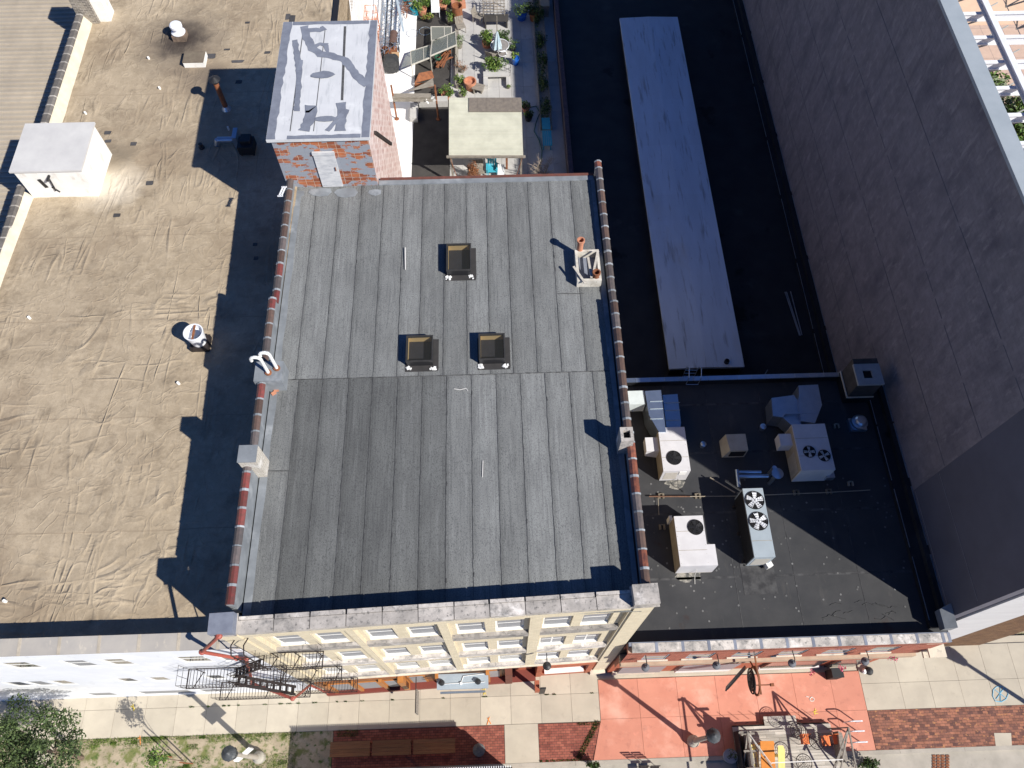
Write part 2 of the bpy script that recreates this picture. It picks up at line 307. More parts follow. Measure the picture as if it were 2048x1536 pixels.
M['peach'] = brick('plaza_paving', (.62,.45,.35), (.56,.41,.33), (.42,.32,.27), 1.6, 1.6, .02, 0, 'floor', .12)
M['peach2'] = mat('plaza_band', (.74,.53,.37), (.68,.48,.34), 1)
M['stick'] = plain('bleached_wood', (.72,.70,.66), .7)
M['hose'] = plain('green_hose', (.02,.11,.06), .4)
M['paint_blue'] = plain('blue_chalk', (.22,.50,.66), .8)
M['paint_yellow'] = plain('yellow_marking', (.86,.66,.10), .8)
M['paint_orange'] = plain('orange_marking', (.85,.30,.08), .8)
M['paint_white'] = plain('white_marking', (.8,.76,.7), .8)
M['pink'] = plain('pink_flower', (.75,.12,.22), .6)
M['tar'] = mat('tar_patch', (.085,.082,.085), (.06,.058,.06), 4, bump=.2)
M['beigegrill'] = plain('beige_grille', (.45,.42,.37), .6)
def glassmat(name, tint, a, rough=.15):
    m, t, b, N, L = nodes(name); tr = N('BsdfTransparent'); tr.inputs[0].default_value = rgba(tint); mx = N('MixShader'); mx.inputs[0].default_value = a
    b.inputs['Base Color'].default_value = (.35,.36,.33,1); b.inputs['Roughness'].default_value = rough
    L(tr.outputs[0], mx.inputs[1]); L(b.outputs[0], mx.inputs[2]); L(mx.outputs[0], t.nodes['Material Output'].inputs[0]); return m
M['poly'] = glassmat('smoked_polycarbonate', (.21,.165,.11), .12)
M['sheetglass'] = glassmat('dusty_glass', (.72,.76,.70), .45)
M['skyglass'] = mat('skylight_glass', (.02,.025,.04), (.028,.033,.05), 2, rough=.05, bump=0, spec=.9, metal=0)
M['well'] = mat('shaft_wood', (.74,.54,.23), (.6,.43,.18), 3, (1,1,6))
M['wellfloor_shade'] = plain('shaft_floor_shade', (.02,.025,.045), .8)  # navy colour puts the shade of the unlit shaft into its floor

# ================================================================ the setting: ground, street, walks
g = MB(); g.box(-200, 200, -150, 260, -.6, -.2); tag(g.build('ground', M['soil']), kind='structure')
g = MB(); g.box(-120, 120, -25, .95, -.3, -.13); tag(g.build('street', M['street']), kind='structure')
g = MB(); g.tone = .95
for i in range(60):
    x = -90+i*3.0; g.tone = R.uniform(.88, 1.08); g.box(x+.004, x+2.996, .95, 1.13, -.3, .01)
tag(g.build('kerb', M['street']), kind='structure')
g = MB(); g.box(-60, 60, 1.13, 6, -.3, -.06); tag(g.build('walk_bed', M['concrete']), kind='structure')
g = MB()
k = 0
for i in range(-38, 42):
    x0 = -5.6+1.432*i
    if 4.2 < x0+.7 < 16.9: continue
    xa, xb = x0, x0+1.432
    if xa < 4.3 < xb: xb = 4.31
    if xa < 16.9 < xb or xa-1.432 < 16.9 < xa: xa = 16.91
    for (ya, yb, big) in ((2.78, 4.02, 1), (4.02, 4.75, 0)):
        g.tone = R.uniform(.93, 1.06)
        if big and i == 3: g.tone = 1.13
        if big and i == 5: g.tone = .93
        if x0 > 16: ya = max(ya, 2.84)
        g.box(xa+.006, xb-.006, ya+.006, yb-.006 + (.9 if not big else 0), -.1, R.uniform(0, .004))
g.tone = .98; g.box(-.2, 1.36, 1.14, 2.77, -.1, .003)
g.tone = 1.0; g.box(-21.7, -20.9, 1.14, 2.77, -.1, .003)
tag(g.build('sidewalk', M['concrete']), kind='structure')
g = MB()
xs = [4.32, 6.2, 8.06, 9.93, 11.8, 13.65, 15.45, 16.9]
for a, b in zip(xs, xs[1:]):
    for ya, yb in ((1.14, 2.86), (2.86, 4.6)):
        g.tone = R.uniform(.95, 1.05); aa = a+.006; bb = b-.006
        if a == 4.32 and ya < 2: g.prism([(3.85, ya), (bb, ya), (bb, yb-.006), (aa, yb-.006)], -.1, .006)
        else: g.box(aa, bb, ya+.004, yb-.006, -.1, .006)
tag(g.build('orange_painted_walk', M['orange_paint']), kind='structure')
g = MB(); g.box(-8.15, -.22, 1.14, 2.77, -.1, .002); g.prism([(1.38,1.14),(3.8,1.14),(4.28,2.76),(1.38,2.76)], -.1, .002)
tag(g.build('brick_paving', M['paver']), kind='structure')
g = MB(); g.box(16.92, 60, 1.14, 2.83, -.1, .002); tag(g.build('mixed_brick_paving', M['paver2']), kind='structure')
g = MB(); g.prism([tuple(at(*p, 0)[:2]) for p in ((1992,1496),(2024,1496),(2022,1466),(1988,1466))][::1], .0, .008); tag(g.build('concrete_patch', M['concrete']), kind='structure')
g = MB(); g.box(-60, -21.72, 1.14, 2.77, -.15, .0); g.box(-20.88, -8.17, 1.14, 2.77, -.15, .0); tag(g.build('dirt_verge', M['soil']), kind='structure')
def blades(name, label, spots, n, size, seed, mats=('leaf', 'leafd')):
    q = random.Random(seed); m = MB()
    for i in range(n):
        x0, x1, y0, y1, z = q.choice(spots); x = q.uniform(x0, x1); y = q.uniform(y0, y1); a = q.uniform(0, 6.28); h = size*q.uniform(.4, 1.5)
        dx, dy = math.cos(a)*size*.28, math.sin(a)*size*.28; m.tone = q.uniform(.6, 1.5); m.mi = q.random() < .4
        lx, ly = q.uniform(-h, h)*.5, q.uniform(-h, h)*.5
        m.face([(x-dx, y-dy, z), (x+dx, y+dy, z), (x+lx, y+ly, z+h)])
    return tag(m.build(name, [M[mats[0]], M[mats[1]]]), label, name.replace('_', ' '), kind='stuff')
sp = []
for i in range(46):
    x = R.uniform(-24.5, -10); y = R.choice([R.uniform(2.5, 2.78), R.uniform(1.14, 2.75)]); s_ = R.uniform(.12, .5); sp.append((x-s_, x+s_, max(1.15, y-s_*.5), min(2.8, y+s_*.4), 0))
sp += [(-24, -9.8, 2.62, 2.80, 0)]*14 + [(-12.5, -9.8, 1.15, 1.9, 0)]*8 + [(-8, -7, 2.5, 2.8, 0)]*2
blades('grass', 'patchy green grass and weeds on the dry dirt verge', sp, 15000, .05, 5, ('leaf', 'leaf2'))
sp = [(3.2+.0*i, 4.1, 2.62, 2.75, 0) for i in range(4)]
for i in range(26):
    t = i/25; sp.append((3.15+1.0*t-.12, 3.15+1.0*t+.16, 1.2+1.5*t, 1.34+1.5*t, 0))
for i in range(8): sp.append((1.38+.25*i, 1.5+.3*i, 1.14, 1.22, 0))
for i in range(24):
    x = R.uniform(-16, 4); sp.append((x, x+R.uniform(.05,.25), 4.0, 4.04, 0))
blades('weeds', 'green weeds growing along the edges of the brick paving and walk joints', sp, 3600, .05, 9)
# chalk and survey marks on the walk
def marks(name, spots, m, r=.02):
    b = MB()
    for p in spots: b.mi = 0; b.path([Vector(at(x, y, 0))+Vector((0,0,.012)) for x, y in p], r, 5)
    return tag(b.build(name, M[m]), kind='structure')
marks('survey_mark_yellow', [[(262,1412),(270,1418)],[(266,1408),(268,1422)],[(965,1378),(972,1389)],[(970,1376),(967,1390)]], 'paint_yellow', .02)
marks('survey_mark_orange', [[(276,1476),(282,1478)],[(280,1472),(281,1490)],[(975,1436),(982,1448)],[(979,1434),(974,1450)]], 'paint_orange', .02)
marks('survey_mark_amber', [[(1626,1424),(1634,1421)],[(1630,1417),(1629,1430)],[(1628,1426),(1636,1427)]], 'paint_yellow', .018)
marks('chalk_drawing', [[(1986,1380),(1992,1374),(2002,1372),(2012,1378),(2016,1388),(2012,1398),(2002,1404),(1990,1402),(1985,1392),(1986,1380)],[(1990,1380),(2012,1396)],[(2008,1376),(1992,1398)],[(2000,1373),(2001,1404)]], 'paint_blue', .02)
marks('spray_ring', [[(1619,1398),(1623,1394),(1628,1397),(1627,1402),(1621,1402),(1619,1398)],[(1618,1394),(1612,1393)]], 'paint_white', .018)
# patio floor behind the main building and the plaza beyond the tall wall
g = MB(); PZ = 2.2
for i in range(9):
    for j in range(14):
        g.tone = R.uniform(.93, 1.05); x = -2.72+i*.82; y = 23.6+j*2.3
        if x < 4.6: g.box(x+.006, min(x+.814, 4.65), y+.008, y+2.292, -.2, PZ)
tag(g.build('patio_floor', M['patio']), kind='structure')
g = MB(); g.box(-8.6, -5.12, 23.6, 60, -.2, PZ+.03); tag(g.build('white_roof_deck', M['whitemem']), kind='structure')
g = MB(); g.box(-5.12, -2.73, 23.6, 60, -.2, PZ+.01); tag(g.build('black_felt_deck', M['blackmat']), kind='structure')
g = MB(); g.box(18.4, 140, 6.5, 140, -.2, -.1); tag(g.build('plaza_floor', M['peach']), kind='structure')
g = MB(); g.box(18.5, 120, 50, 56, -.1, -.05); tag(g.build('plaza_band', M['peach2']), kind='structure')

# ================================================================ main building
RZ = lambda y: 14.2-(y-5.8)*.0137
XL, XR, YB = -8.72, 4.7, 23.5
FY = lambda x: 4.6+(x+8.6)*.035
main = thing('main_building', 'four storey cream brick building with grey rolled roofing and raised corner caps, in the middle', 'building', ((XL+XR)/2, 14, 0))
def clay_parapet(x0, x1, segs, name='parapet'):
    w = MB()
    for (ya, yb, zt) in segs: w.box(x0+.03, x1-.03, ya, yb, 11 if x0 < 0 else 3, zt-.12)
    return w
# side walls down to the ground, rear wall
w = MB(); w.box(XL+.06, XL+.34, 5.4, YB, 0, 14.0); w.box(XR-.36, XR-.06, 5.4, YB, 0, 13.9); w.box(XL+.34, XR-.36, YB-.35, YB-.02, 0, 13.86)
w.build('side_wall', M['tanbrick'], main)
segL = [(5.4, 10.2, 15.2), (10.2, 17.0, 14.85), (17.0, 23.3, 14.5)]
segR = [(5.6, 11.0, 14.85), (11.0, 16.6, 14.62), (16.6, 23.9, 14.42)]
for seg, xa, xb in ((segL, XL+.02, XL+.29), (segR, XR-.33, XR-.05)):
    w = MB()
    for ya, yb, zt in seg: w.box(xa+.04, xb-.04, ya, yb, 13.5, zt-.1)
    w.build('parapet', M['flash'], main)
    ctm = [mat('clay_tile_brown', (.12,.075,.06), (.085,.06,.05), 6, rough=.4, spec=.5), mat('clay_tile_grey', (.13,.105,.10), (.09,.08,.078), 6, rough=.4, spec=.5), mat('clay_tile_red', (.20,.05,.045) if xa < 0 else (.25,.09,.055), (.12,.05,.04), 6, rough=.35, spec=.5), M['flash']]
    for ya, yb, zt in seg:
        c = MB(); y = ya; L_ = .63
        while y < yb-.05:
            y2 = min(y+L_, yb); q = R.random()
            c.mi = (2 if (xa < 0 and y < 9.6 and q < .8) else (0 if q < .5 else (1 if q < .96 else 2))); c.tone = R.uniform(.75, 1.25)
            if xa > 0 and 8.6 < y < 10.6: c.mi = 2
            a, b = y+.035, y2-.035; j = R.uniform(-.006, .006)
            prof = [(xa, zt-.13), (xb, zt-.13), (xb, zt-.07), (xb-.09, zt), (xa+.09, zt), (xa, zt-.07)]
            V = [(p[0]+j, a, p[1]) for p in prof]+[(p[0]+j, b, p[1]) for p in prof]
            c.poly(V, [(5,4,3,2,1,0), tuple(range(6,12))]+[(i,(i+1)%6,6+(i+1)%6,6+i) for i in range(6)])
            c.mi = 3; c.tone = R.uniform(.9, 1.5); bw = R.uniform(.022, .045)
            prof = [(xa-.012, zt-.14), (xb+.012, zt-.14), (xb+.012, zt-.06), (xb-.09, zt+.018), (xa+.09, zt+.018), (xa-.012, zt-.06)]
            V = [(p[0], y2-bw, p[1]) for p in prof]+[(p[0], y2+bw, p[1]) for p in prof]
            c.poly(V, [(5,4,3,2,1,0), tuple(range(6,12))]+[(i,(i+1)%6,6+(i+1)%6,6+i) for i in range(6)])
            y = y2
        c.build('coping_tiles', ctm, main)
# skylight openings (world x0,x1,y0,y1)
SKY = [(-1.90,-1.04,18.42,19.62), (-3.38,-2.50,14.32,15.32), (-.66,.20,14.32,15.32)]
rb = MB(); seam = MB()
def strips(xs, y0, y1, ny, dark):
    for si, (a, b) in enumerate(zip(xs, xs[1:])):
        t = R.uniform(.86, 1.1)*(dark(.5*(a+b)) if dark else 1)
        bx = sorted({a, b}|{v for s_ in SKY for v in s_[:2] if a < v < b})
        by = sorted({y0+(y1-y0)*i/ny for i in range(ny+1)}|{v for s_ in SKY for v in s_[2:] if y0 < v < y1})
        for p, q in zip(bx, bx[1:]):
            for c_, d in zip(by, by[1:]):
                cx, cy = (p+q)/2, (c_+d)/2
                if any(s_[0] < cx < s_[1] and s_[2] < cy < s_[3] for s_ in SKY): continue
                hz = lambda x, y: RZ(y)+.014*(1-(x-a)/(b-a))
                cuts = [p]+[v for v in (a+.09, a+.2, b-.12) if p < v < q]+[q]
                for u0, u1 in zip(cuts, cuts[1:]):
                    um = (u0+u1)/2; rb.tone = t*(.80 if um < a+.09 else (.92 if um < a+.2 else (.93 if um > b-.12 else 1)))
                    rb.face([(u0,c_,hz(u0,c_)),(u1,c_,hz(u1,c_)),(u1,d,hz(u1,d)),(u0,d,hz(u0,d))])
        # lapped edge and a bleeding bitumen line
        y = y0; j0 = 0
        while y < y1-.01:
            y2 = min(y+.16, y1); j1 = R.gauss(0, .007); wd0, wd = R.uniform(.004, .009), R.uniform(.003, .011)
            if R.random() < .06: wd += .02
            if not any(s_[0]-.15 < a < s_[1]+.15 and s_[2]-.1 < y < s_[3]+.1 for s_ in SKY):
                seam.tone = R.uniform(.6, 1.5); seam.face([(a-wd0+j0, y, RZ(y)+.018), (a+wd+j0, y, RZ(y)+.018), (a+wd+j1, y2, RZ(y2)+.018), (a-wd0+j1, y2, RZ(y2)+.018)])
            j0 = j1; y = y2
xa = [-8.4, -7.55, -6.55, -5.62, -4.68, -3.8, -3.0, -2.08, -1.17, -.31, .55, 1.46, 2.37, 3.3, 4.36]
xb_ = [-8.4, -8.35, -7.42, -6.52, -5.56, -4.68, -3.74, -2.83, -1.93, -1.02, -.1, .8, 1.72, 2.62, 3.5, 4.36]
strips(xa, 13.84, 23.42, 10, lambda x: 1.12)
strips(xb_, 4.98, 13.82, 9, lambda x: .72 if x < -1.93 and x > -7.5 else (.9 if x < -7.5 else 1.13))
y = 13.83
for i in range(80):
    x = -8.3+i*.158; seam.tone = R.uniform(.6, 1.4); w_ = R.uniform(.012, .03); seam.face([(x, y-w_, RZ(y)+.021), (x+.16, y-w_*R.uniform(.6,1.3), RZ(y)+.021), (x+.16, y+w_*.5, RZ(y)+.021), (x, y+w_*.5, RZ(y)+.021)])
for (px0, px1, py) in ((528, 580, 943), (1115, 1168, 586)):
    p, q = at(px0, py, 14.1), at(px1, py, 14.1); seam.face([(p.x, p.y-.02, RZ(p.y)+.02), (q.x, q.y-.02, RZ(q.y)+.02), (q.x, q.y+.02, RZ(q.y)+.02), (p.x, p.y+.02, RZ(p.y)+.02)])
rb.build('roof', M['roll'], main); seam.build('roof_seams', M['bitumen'], main)
# flashing strips at the parapets and rear edge
fl = MB()
def wav(x0, x1, y0, y1, side, step=.35, amp=.05):
    y = y0; j = 0
    while y < y1:
        y2 = min(y+step, y1); j2 = R.uniform(-amp, amp)
        z0, z1 = RZ(y)+.024, RZ(y2)+.024
        if side > 0: fl.face([(x0, y, z0), (x1+j, y, z0), (x1+j2, y2, z1), (x0, y2, z1)])
        else: fl.face([(x0+j, y, z0), (x1, y, z0), (x1, y2, z1), (x0+j2, y2, z1)])
        j = j2; y = y2
wav(XL+.3, XL+.56, 5.0, 22.9, 1, .7, .03); wav(XR-.55, XR-.36, 5.3, 23.3, -1, .5, .03)
fl.box(-4.9, XR-.4, 23.2, 23.46, 13.6, RZ(23.3)+.05)
for (px, py, r) in ((590,388,.4),(640,384,.5),(690,384,.5),(750,384,.3)):
    c = at(px, py, 14.0); fl.prism([(c.x+r*R.uniform(.8,1.3)*math.cos(a*.785), c.y+.55*r*R.uniform(.8,1.2)*math.sin(a*.785)) for a in range(8)], 13.9, RZ(c.y)+.027)
fl.build('flashing', M['flash'], main)
e = MB(); e.box(-4.85, XR-.38, 23.44, 23.56, 13.7, RZ(23.5)+.09); e.build('rear_edge_trim', mat('rusty_edge', (.17,.06,.045), (.11,.05,.04), 4), main)
# facade with recessed bays
def wall_holes(m, p0, p1, z0, z1, holes, dep, off=0):
    p0, p1 = Vector((p0[0], p0[1], 0)), Vector((p1[0], p1[1], 0)); L_ = (p1-p0).length; u = (p1-p0)/L_; n = Vector((u.y, -u.x, 0))
    P = lambda a, z, d=0: p0+u*a-n*d+Vector((0, 0, z))+n*off
    us = sorted({0, L_}|{h for H in holes for h in H[:2]}); zs = sorted({z0, z1}|{h for H in holes for h in H[2:]})
    for a, b in zip(us, us[1:]):
        for c, d in zip(zs, zs[1:]):
            if any(H[0] < (a+b)/2 < H[1] and H[2] < (c+d)/2 < H[3] for H in holes): continue
            m.face([P(a, c), P(b, c), P(b, d), P(a, d)])
    for a, b, c, d in holes:
        m.face([P(a,c), P(a,d), P(a,d,dep), P(a,c,dep)]); m.face([P(b,c), P(b,c,dep), P(b,d,dep), P(b,d)])
        m.face([P(a,c), P(a,c,dep), P(b,c,dep), P(b,c)]); m.face([P(a,d), P(b,d), P(b,d,dep), P(a,d,dep)])
    return P
f0, f1 = (XL+.06, FY(XL)), (XR-.02, FY(XR))
U = lambda x: x-f0[0]
fw = MB(); cols = [-7.35, -5.95, -4.25, -2.85, -1.2, .15, 1.78, 3.12]; rows = [(11.28, 13.2), (7.45, 9.35), (3.85, 5.7)]
bays = [(-8.05, -5.15), (-4.9, -2.2), (-1.9, .8), (1.2, 4.0)]
P = wall_holes(fw, f0, f1, 3.3, 14.9, [(U(a), U(b), 3.31, 14.1) for a, b in bays], .14)
inner = MB()
for a, b in bays:
    hs = []
    for c in cols:
        if a < c < b:
            for z0, z1 in rows: hs.append((U(c)-.5, U(c)+.5, z0, z1))
    pa, pb = P(U(a)-.001, 0, .14), P(U(b)+.001, 0, .14)
    hs2 = [(h[0]-U(a), h[1]-U(a), h[2], h[3]) for h in hs]
    wall_holes(inner, pa, pb, 3.31, 14.1, hs2, .2)
fw.build('front_wall', M['cream'], main); inner.build('bay_wall', M['cream'], main)
u = (Vector(f1)-Vector(f0)).normalized(); u3 = Vector((u.x, u.y, 0)); n3 = Vector((u.y, -u.x, 0))
def Fb(m, x0, x1, z0, z1, d0, d1):   # box along the facade, d outwards
    A = P(U(x0), 0)*1; A = Vector((f0[0], f0[1], 0))
    q = lambda x, d, z: A+u3*(x-f0[0])+n3*d+Vector((0, 0, z))
    return m.hexa([q(x0,d0,z0), q(x1,d0,z0), q(x1,d1,z0), q(x0,d1,z0), q(x0,d0,z1), q(x1,d0,z1), q(x1,d1,z1), q(x0,d1,z1)])
for i, c in enumerate(cols):
    for r, (z0, z1) in enumerate(rows):
        fr = MB(); D = -.27
        Fb(fr, c-.5, c+.5, z0, z0+.09, D, -.155); Fb(fr, c-.5, c+.5, z1-.07, z1, D, -.26)
        Fb(fr, c-.5, c-.41, z0+.09, z1-.07, D, -.26); Fb(fr, c+.41, c+.5, z0+.09, z1-.07, D, -.26)
        Fb(fr, c-.41, c+.41, (z0+z1)/2-.02, (z0+z1)/2+.02, D, -.235)
        if r == 1 and i >= 6: Fb(fr, c-.03, c+.03, z0+.09, z1-.07, D, -.235)
        wn = fr.build('window', M['whitetrim'], main)
        gl = MB(); Fb(gl, c-.41, c+.41, z0+.09, z1-.07, D-.02, -.245); dark = (r == 2 and i < 6)
        gl.build('pane', M['glassd'] if dark else M['blind'], wn)
for a, b in bays:
    for zt in (11.26, 7.43, 3.83):
        st = MB(); st.tone = R.uniform(.7, 1.0) if zt > 10 else R.uniform(1.2, 1.45); Fb(st, a+.004, b-.004, zt-.6, zt, -.2, -.01); st.build('sill_band', [M['stone']], main)
bd = MB(); Fb(bd, XL+.1, XR-.05, 3.2, 3.32, -.3, .06); bd.build('belt_course', M['stonel'], main)
# front coping stones
cp = MB(); n = 11; xa0, xb0 = -8.28, 3.98
for i in range(n):
    a = xa0+(xb0-xa0)*i/n; b = xa0+(xb0-xa0)*(i+1)/n; cp.tone = R.uniform(.85, 1.2); dz = R.uniform(-.012, .012)
    q = -.30-R.uniform(0,.05); Fb(cp, a+.012, b-.012, 14.72, 14.99+dz, q, .05); cp.tone *= 1.1
    Fb(cp, a+.012+R.uniform(0,.03), b-.012-R.uniform(0,.03), 14.75, 15.01+dz, -.47, q-.012)
Fb(cp, xa0, xb0, 14.2, 14.71, -.45, -.01)
cp.build('coping', [M['stone']], main)
dk = MB(); Fb(dk, xa0, xb0, 14.712, 14.95, -.46, .02); dk.build('coping_joint', M['bitumen'], main)
for (xa1, xb1, zt, m) in ((-9.02, -8.28, 15.42, 'mastic'), (3.98, 4.78, 15.42, 'stone')):
    pc = MB(); Fb(pc, xa1, xb1, zt-.36, zt, -.54, .08); o = pc.build('corner_cap', M[m] if m != 'stone' else M['stone'], main)
    pb_ = MB(); Fb(pb_, xa1+.1, xb1-.07, 0.4 if xa1 > 0 else .4, zt-.36, -.45, .05); pb_.build('corner_pilaster', M['cream'], main)
if True:
    for a, b in ((-9.05, -8.26), (3.95, 4.82)): pc = MB(); Fb(pc, a, b, 15.0, 15.05, -.57, .11); pc.build('cap_moulding', M['stone'], main)
# storefront
sf = MB(); Fb(sf, XL+.2, -4.9, 0, 3.2, -.5, .12); Fb(sf, -4.9, -.1, 0, 3.2, -.55, .02)
sf.build('storefront_wall', M['woodbrown'], main)
sf = MB(); Fb(sf, XL+.2, -.1, 0, .42, .0, .32); sf.build('storefront_base', M['maroon'], main)
for (a, b) in ((-8.0, -7.0), (-6.8, -5.8), (-5.6, -4.95), (-4.5, -3.7), (-.95, -.25)):
    g_ = MB(); Fb(g_, a, b, .6, 2.75, -.32, .16 if a < -4.9 else .05); wn = g_.build('shop_window', M['woodorange'], main)
    g_ = MB(); Fb(g_, a+.1, b-.1, .7, 2.65, -.3, .175 if a < -4.9 else .065); g_.build('pane', M['blind'], wn)
sf = MB(); Fb(sf, -4.85, -4.6, .42, 3.18, -.1, .34); sf.build('storefront_post', M['woodorange'], main)
for a in (-8.1, -6.9, -5.7, -3.2, -.95): sf = MB(); Fb(sf, a, a+.14, .42, 3.18, -.1, .26); sf.build('storefront_post', M['woodorange'], main)
sf = MB(); Fb(sf, -.1, .22, 0, 3.2, -.4, .34); sf.build('brown_pier', mat('brown_pier_paint', (.17,.06,.04), (.13,.05,.035), 3), main)
sf = MB(); Fb(sf, .22, 1.35, 0, 3.2, -.6, -.3); Fb(sf, .22, 1.35, 0, .05, -.3, .3); sf.build('entry_recess', M['maroon'], main)
d = MB(); Fb(d, .4, 1.2, .05, 2.2, -.3, -.25); dd = d.build('entry_door', M['oxide'], main); d = MB(); d.tube(P(U(1.1), 1.0, .22), P(U(1.1), 1.2, .22), .02); d.build('handle', M['galv'], dd)
sf = MB(); Fb(sf, 1.35, 1.6, 0, 3.2, -.5, .12); Fb(sf, 1.6, 3.95, 2.8, 3.2, -.5, .1); Fb(sf, 3.7, 3.95, 0, 2.8, -.5, .1); Fb(sf, 1.6, 3.7, 0, .8, -.5, .08); Fb(sf, 1.6, 3.7, .8, 2.8, -.5, -.1); sf.build('oxide_shopfront', M['oxide'], main)
sf = MB(); Fb(sf, 1.75, 3.6, .8, .92, -.1, .12); sf.build('shopfront_sill', M['whitetrim'], main)
sf = MB(); Fb(sf, 3.2, 2.74, .92, 2.8, -.36, -.2); sf.build('shopfront_mullion', M['oxide'], main)
sf = MB(); Fb(sf, 3.95, 4.66, 0, .42, -.55, .2); sf.build('pilaster_base', M['stonel'], main)
# stair penthouse
ph = MB(); ph.box(-8.78, -4.78, 23.22, 29.0, 13.0, 16.72); ph.box(-8.78, -4.76, 23.6, 29.0, PZ-1, 13.0)
PH = ph
o = MB(); o.face([(-8.78,23.22,13.9),(-4.93,23.22,13.9),(-4.93,23.22,16.72),(-8.78,23.22,16.72)]); o.build('penthouse_front_wall', M['claytile'], main)
o = MB(); o.face([(-4.93,23.22,12.5),(-4.93,29.85,12.5),(-4.93,29.85,16.72),(-4.93,23.22,16.72)]); o.face([(-4.93,23.5,0),(-4.93,29.85,0),(-4.93,29.85,12.5),(-4.93,23.5,12.5)])
o.face([(-8.78,29.85,0),(-8.78,29.85,16.72),(-4.93,29.85,16.72),(-4.93,29.85,0)]); o.face([(-8.78,23.22,9),(-8.78,23.22,16.72),(-8.78,29.85,16.72),(-8.78,29.85,9)]); o.build('penthouse_side_wall', M['washbrick'], main)
o = MB(); o.box(-8.92, -4.84, 23.1, 29.98, 16.70, 16.84); o.build('penthouse_roof', M['coatroof'], main)
def mast(pts, w, z=16.85, seed=1):
    """tar brushed along a line: a ragged ribbon"""
    q = random.Random(seed); L_ = []; Rr = []; P2 = []
    for a, b in zip(pts, pts[1:]):
        A, B = at(*a, z), at(*b, z); k_ = max(2, int((B-A).length/.15))
        for i in range(k_): P2.append(A.lerp(B, i/k_))
    P2.append(at(*pts[-1], z))
    for i, p in enumerate(P2):
        d_ = (P2[min(i+1, len(P2)-1)]-P2[max(i-1, 0)]).normalized(); nn = Vector((-d_.y, d_.x, 0)); ww = w*q.uniform(.75, 1.25)/2
        L_.append(p+nn*ww+d_*q.uniform(-.02,.02)); Rr.append(p-nn*w*q.uniform(.75, 1.25)/2)
    for i in range(len(P2)-1): tarm.face([L_[i], Rr[i], Rr[i+1], L_[i+1]])
tarm = MB()
for k, (pts, wd) in enumerate([([(608,52),(614,75),(625,97),(640,108),(665,112),(690,120),(705,140),(720,158),(735,170)], .34), ([(614,60),(640,60),(650,55)], .28), ([(620,97),(640,88),(655,90)], .2), ([(640,108),(655,105),(652,90)], .18),
    ([(590,80),(594,110),(598,140),(597,175),(593,222)], .24), ([(598,140),(603,120)], .16), ([(610,218),(625,216),(618,240),(608,262)], .42), ([(683,205),(684,230),(680,262)], .42), ([(686,225),(668,246),(655,262)], .2), ([(692,218),(686,228)], .3)]): tarm.tone = R.uniform(.9, 1.1); mast(pts, wd, 16.852+.0015*k, k)
for (cx, cy, a, b) in ((646,150,.5,.22), (652,238,.48,.16)):
    c = at(cx, cy, 16.86); tarm.face([(c.x+a*math.cos(i*.52)*R.uniform(.85,1.1), c.y+b*math.sin(i*.52)*R.uniform(.85,1.1), 16.878) for i in range(12)])
def edge(x0, y0, x1, y1, w):
    k_ = int(max(abs(x1-x0), abs(y1-y0))/.28); dx, dy = (x1-x0)/k_, (y1-y0)/k_; pw = w
    for i in range(k_):
        nw = w*R.uniform(.85, 1.12); a, b = (x0+dx*i, y0+dy*i), (x0+dx*(i+1), y0+dy*(i+1)); sx, sy = (1 if x0 < -7 else -1, 0) if abs(dy) > abs(dx) else (0, 1 if y0 < 25 else -1)
        tarm.face([(a[0],a[1],16.846),(a[0]+sx*pw,a[1]+sy*pw,16.846),(b[0]+sx*nw,b[1]+sy*nw,16.846),(b[0],b[1],16.846)]); pw = nw
edge(-8.91, 23.12, -8.91, 29.97, .36); edge(-4.85, 23.12, -4.85, 29.97, .32); edge(-8.5, 29.97, -5.2, 29.969, .22); edge(-8.1, 23.11, -5.2, 23.111, .2)
tarm.build('penthouse_roof_mastic', M['mastic'], main)
o = MB()
for (a, b, wd) in (((690,52),(684,200),.05), ((606,62),(580,262),.018), ((650,60),(627,262),.015)):
    A, B = at(*a, 16.86), at(*b, 16.86); o.face([(A.x-wd, A.y, 16.848), (A.x+wd, A.y, 16.848), (B.x+wd, B.y, 16.848), (B.x-wd, B.y, 16.848)])
o.build('penthouse_roof_seam', M['bitumen'], main)
o = MB(); o.box(-7.28, -6.42, 23.16, 23.24, 14.0, 16.0); o.box(-7.3, -6.4, 23.12, 23.2, 15.9, 16.06); dr = o.build('penthouse_door', mat('door_white', (.62,.62,.62), (.45,.46,.48), 2.5, (1,1,2), layers=(((.3,.32,.35), 3, (1,1,3), .6, .75),)), main)
o = MB(); o.tube((-6.52,23.12,15.0), (-6.52,23.12,15.2), .02); o.build('handle', M['rust'], dr)
o = MB(); a, b = at(750,264,16.5), at(782,286,12.5)
A = Vector((-4.70, 27.0, 15.2)); B = Vector((-4.70, 24.9, 14.4))
A = Vector((-4.74, 0, 0)); 
r1, r2 = _ray(750, 265), _ray(782, 288)
A = Vector((r1.x, r1.y, r1.z))*(-4.88/r1.x)+Vector((0,0,CZ)); B = Vector((r2.x, r2.y, r2.z))*(-4.88/r2.x)+Vector((0,0,CZ))
o.bar(A, B, .12, .14); o.build('wall_slot_frame', M['iron'], main)

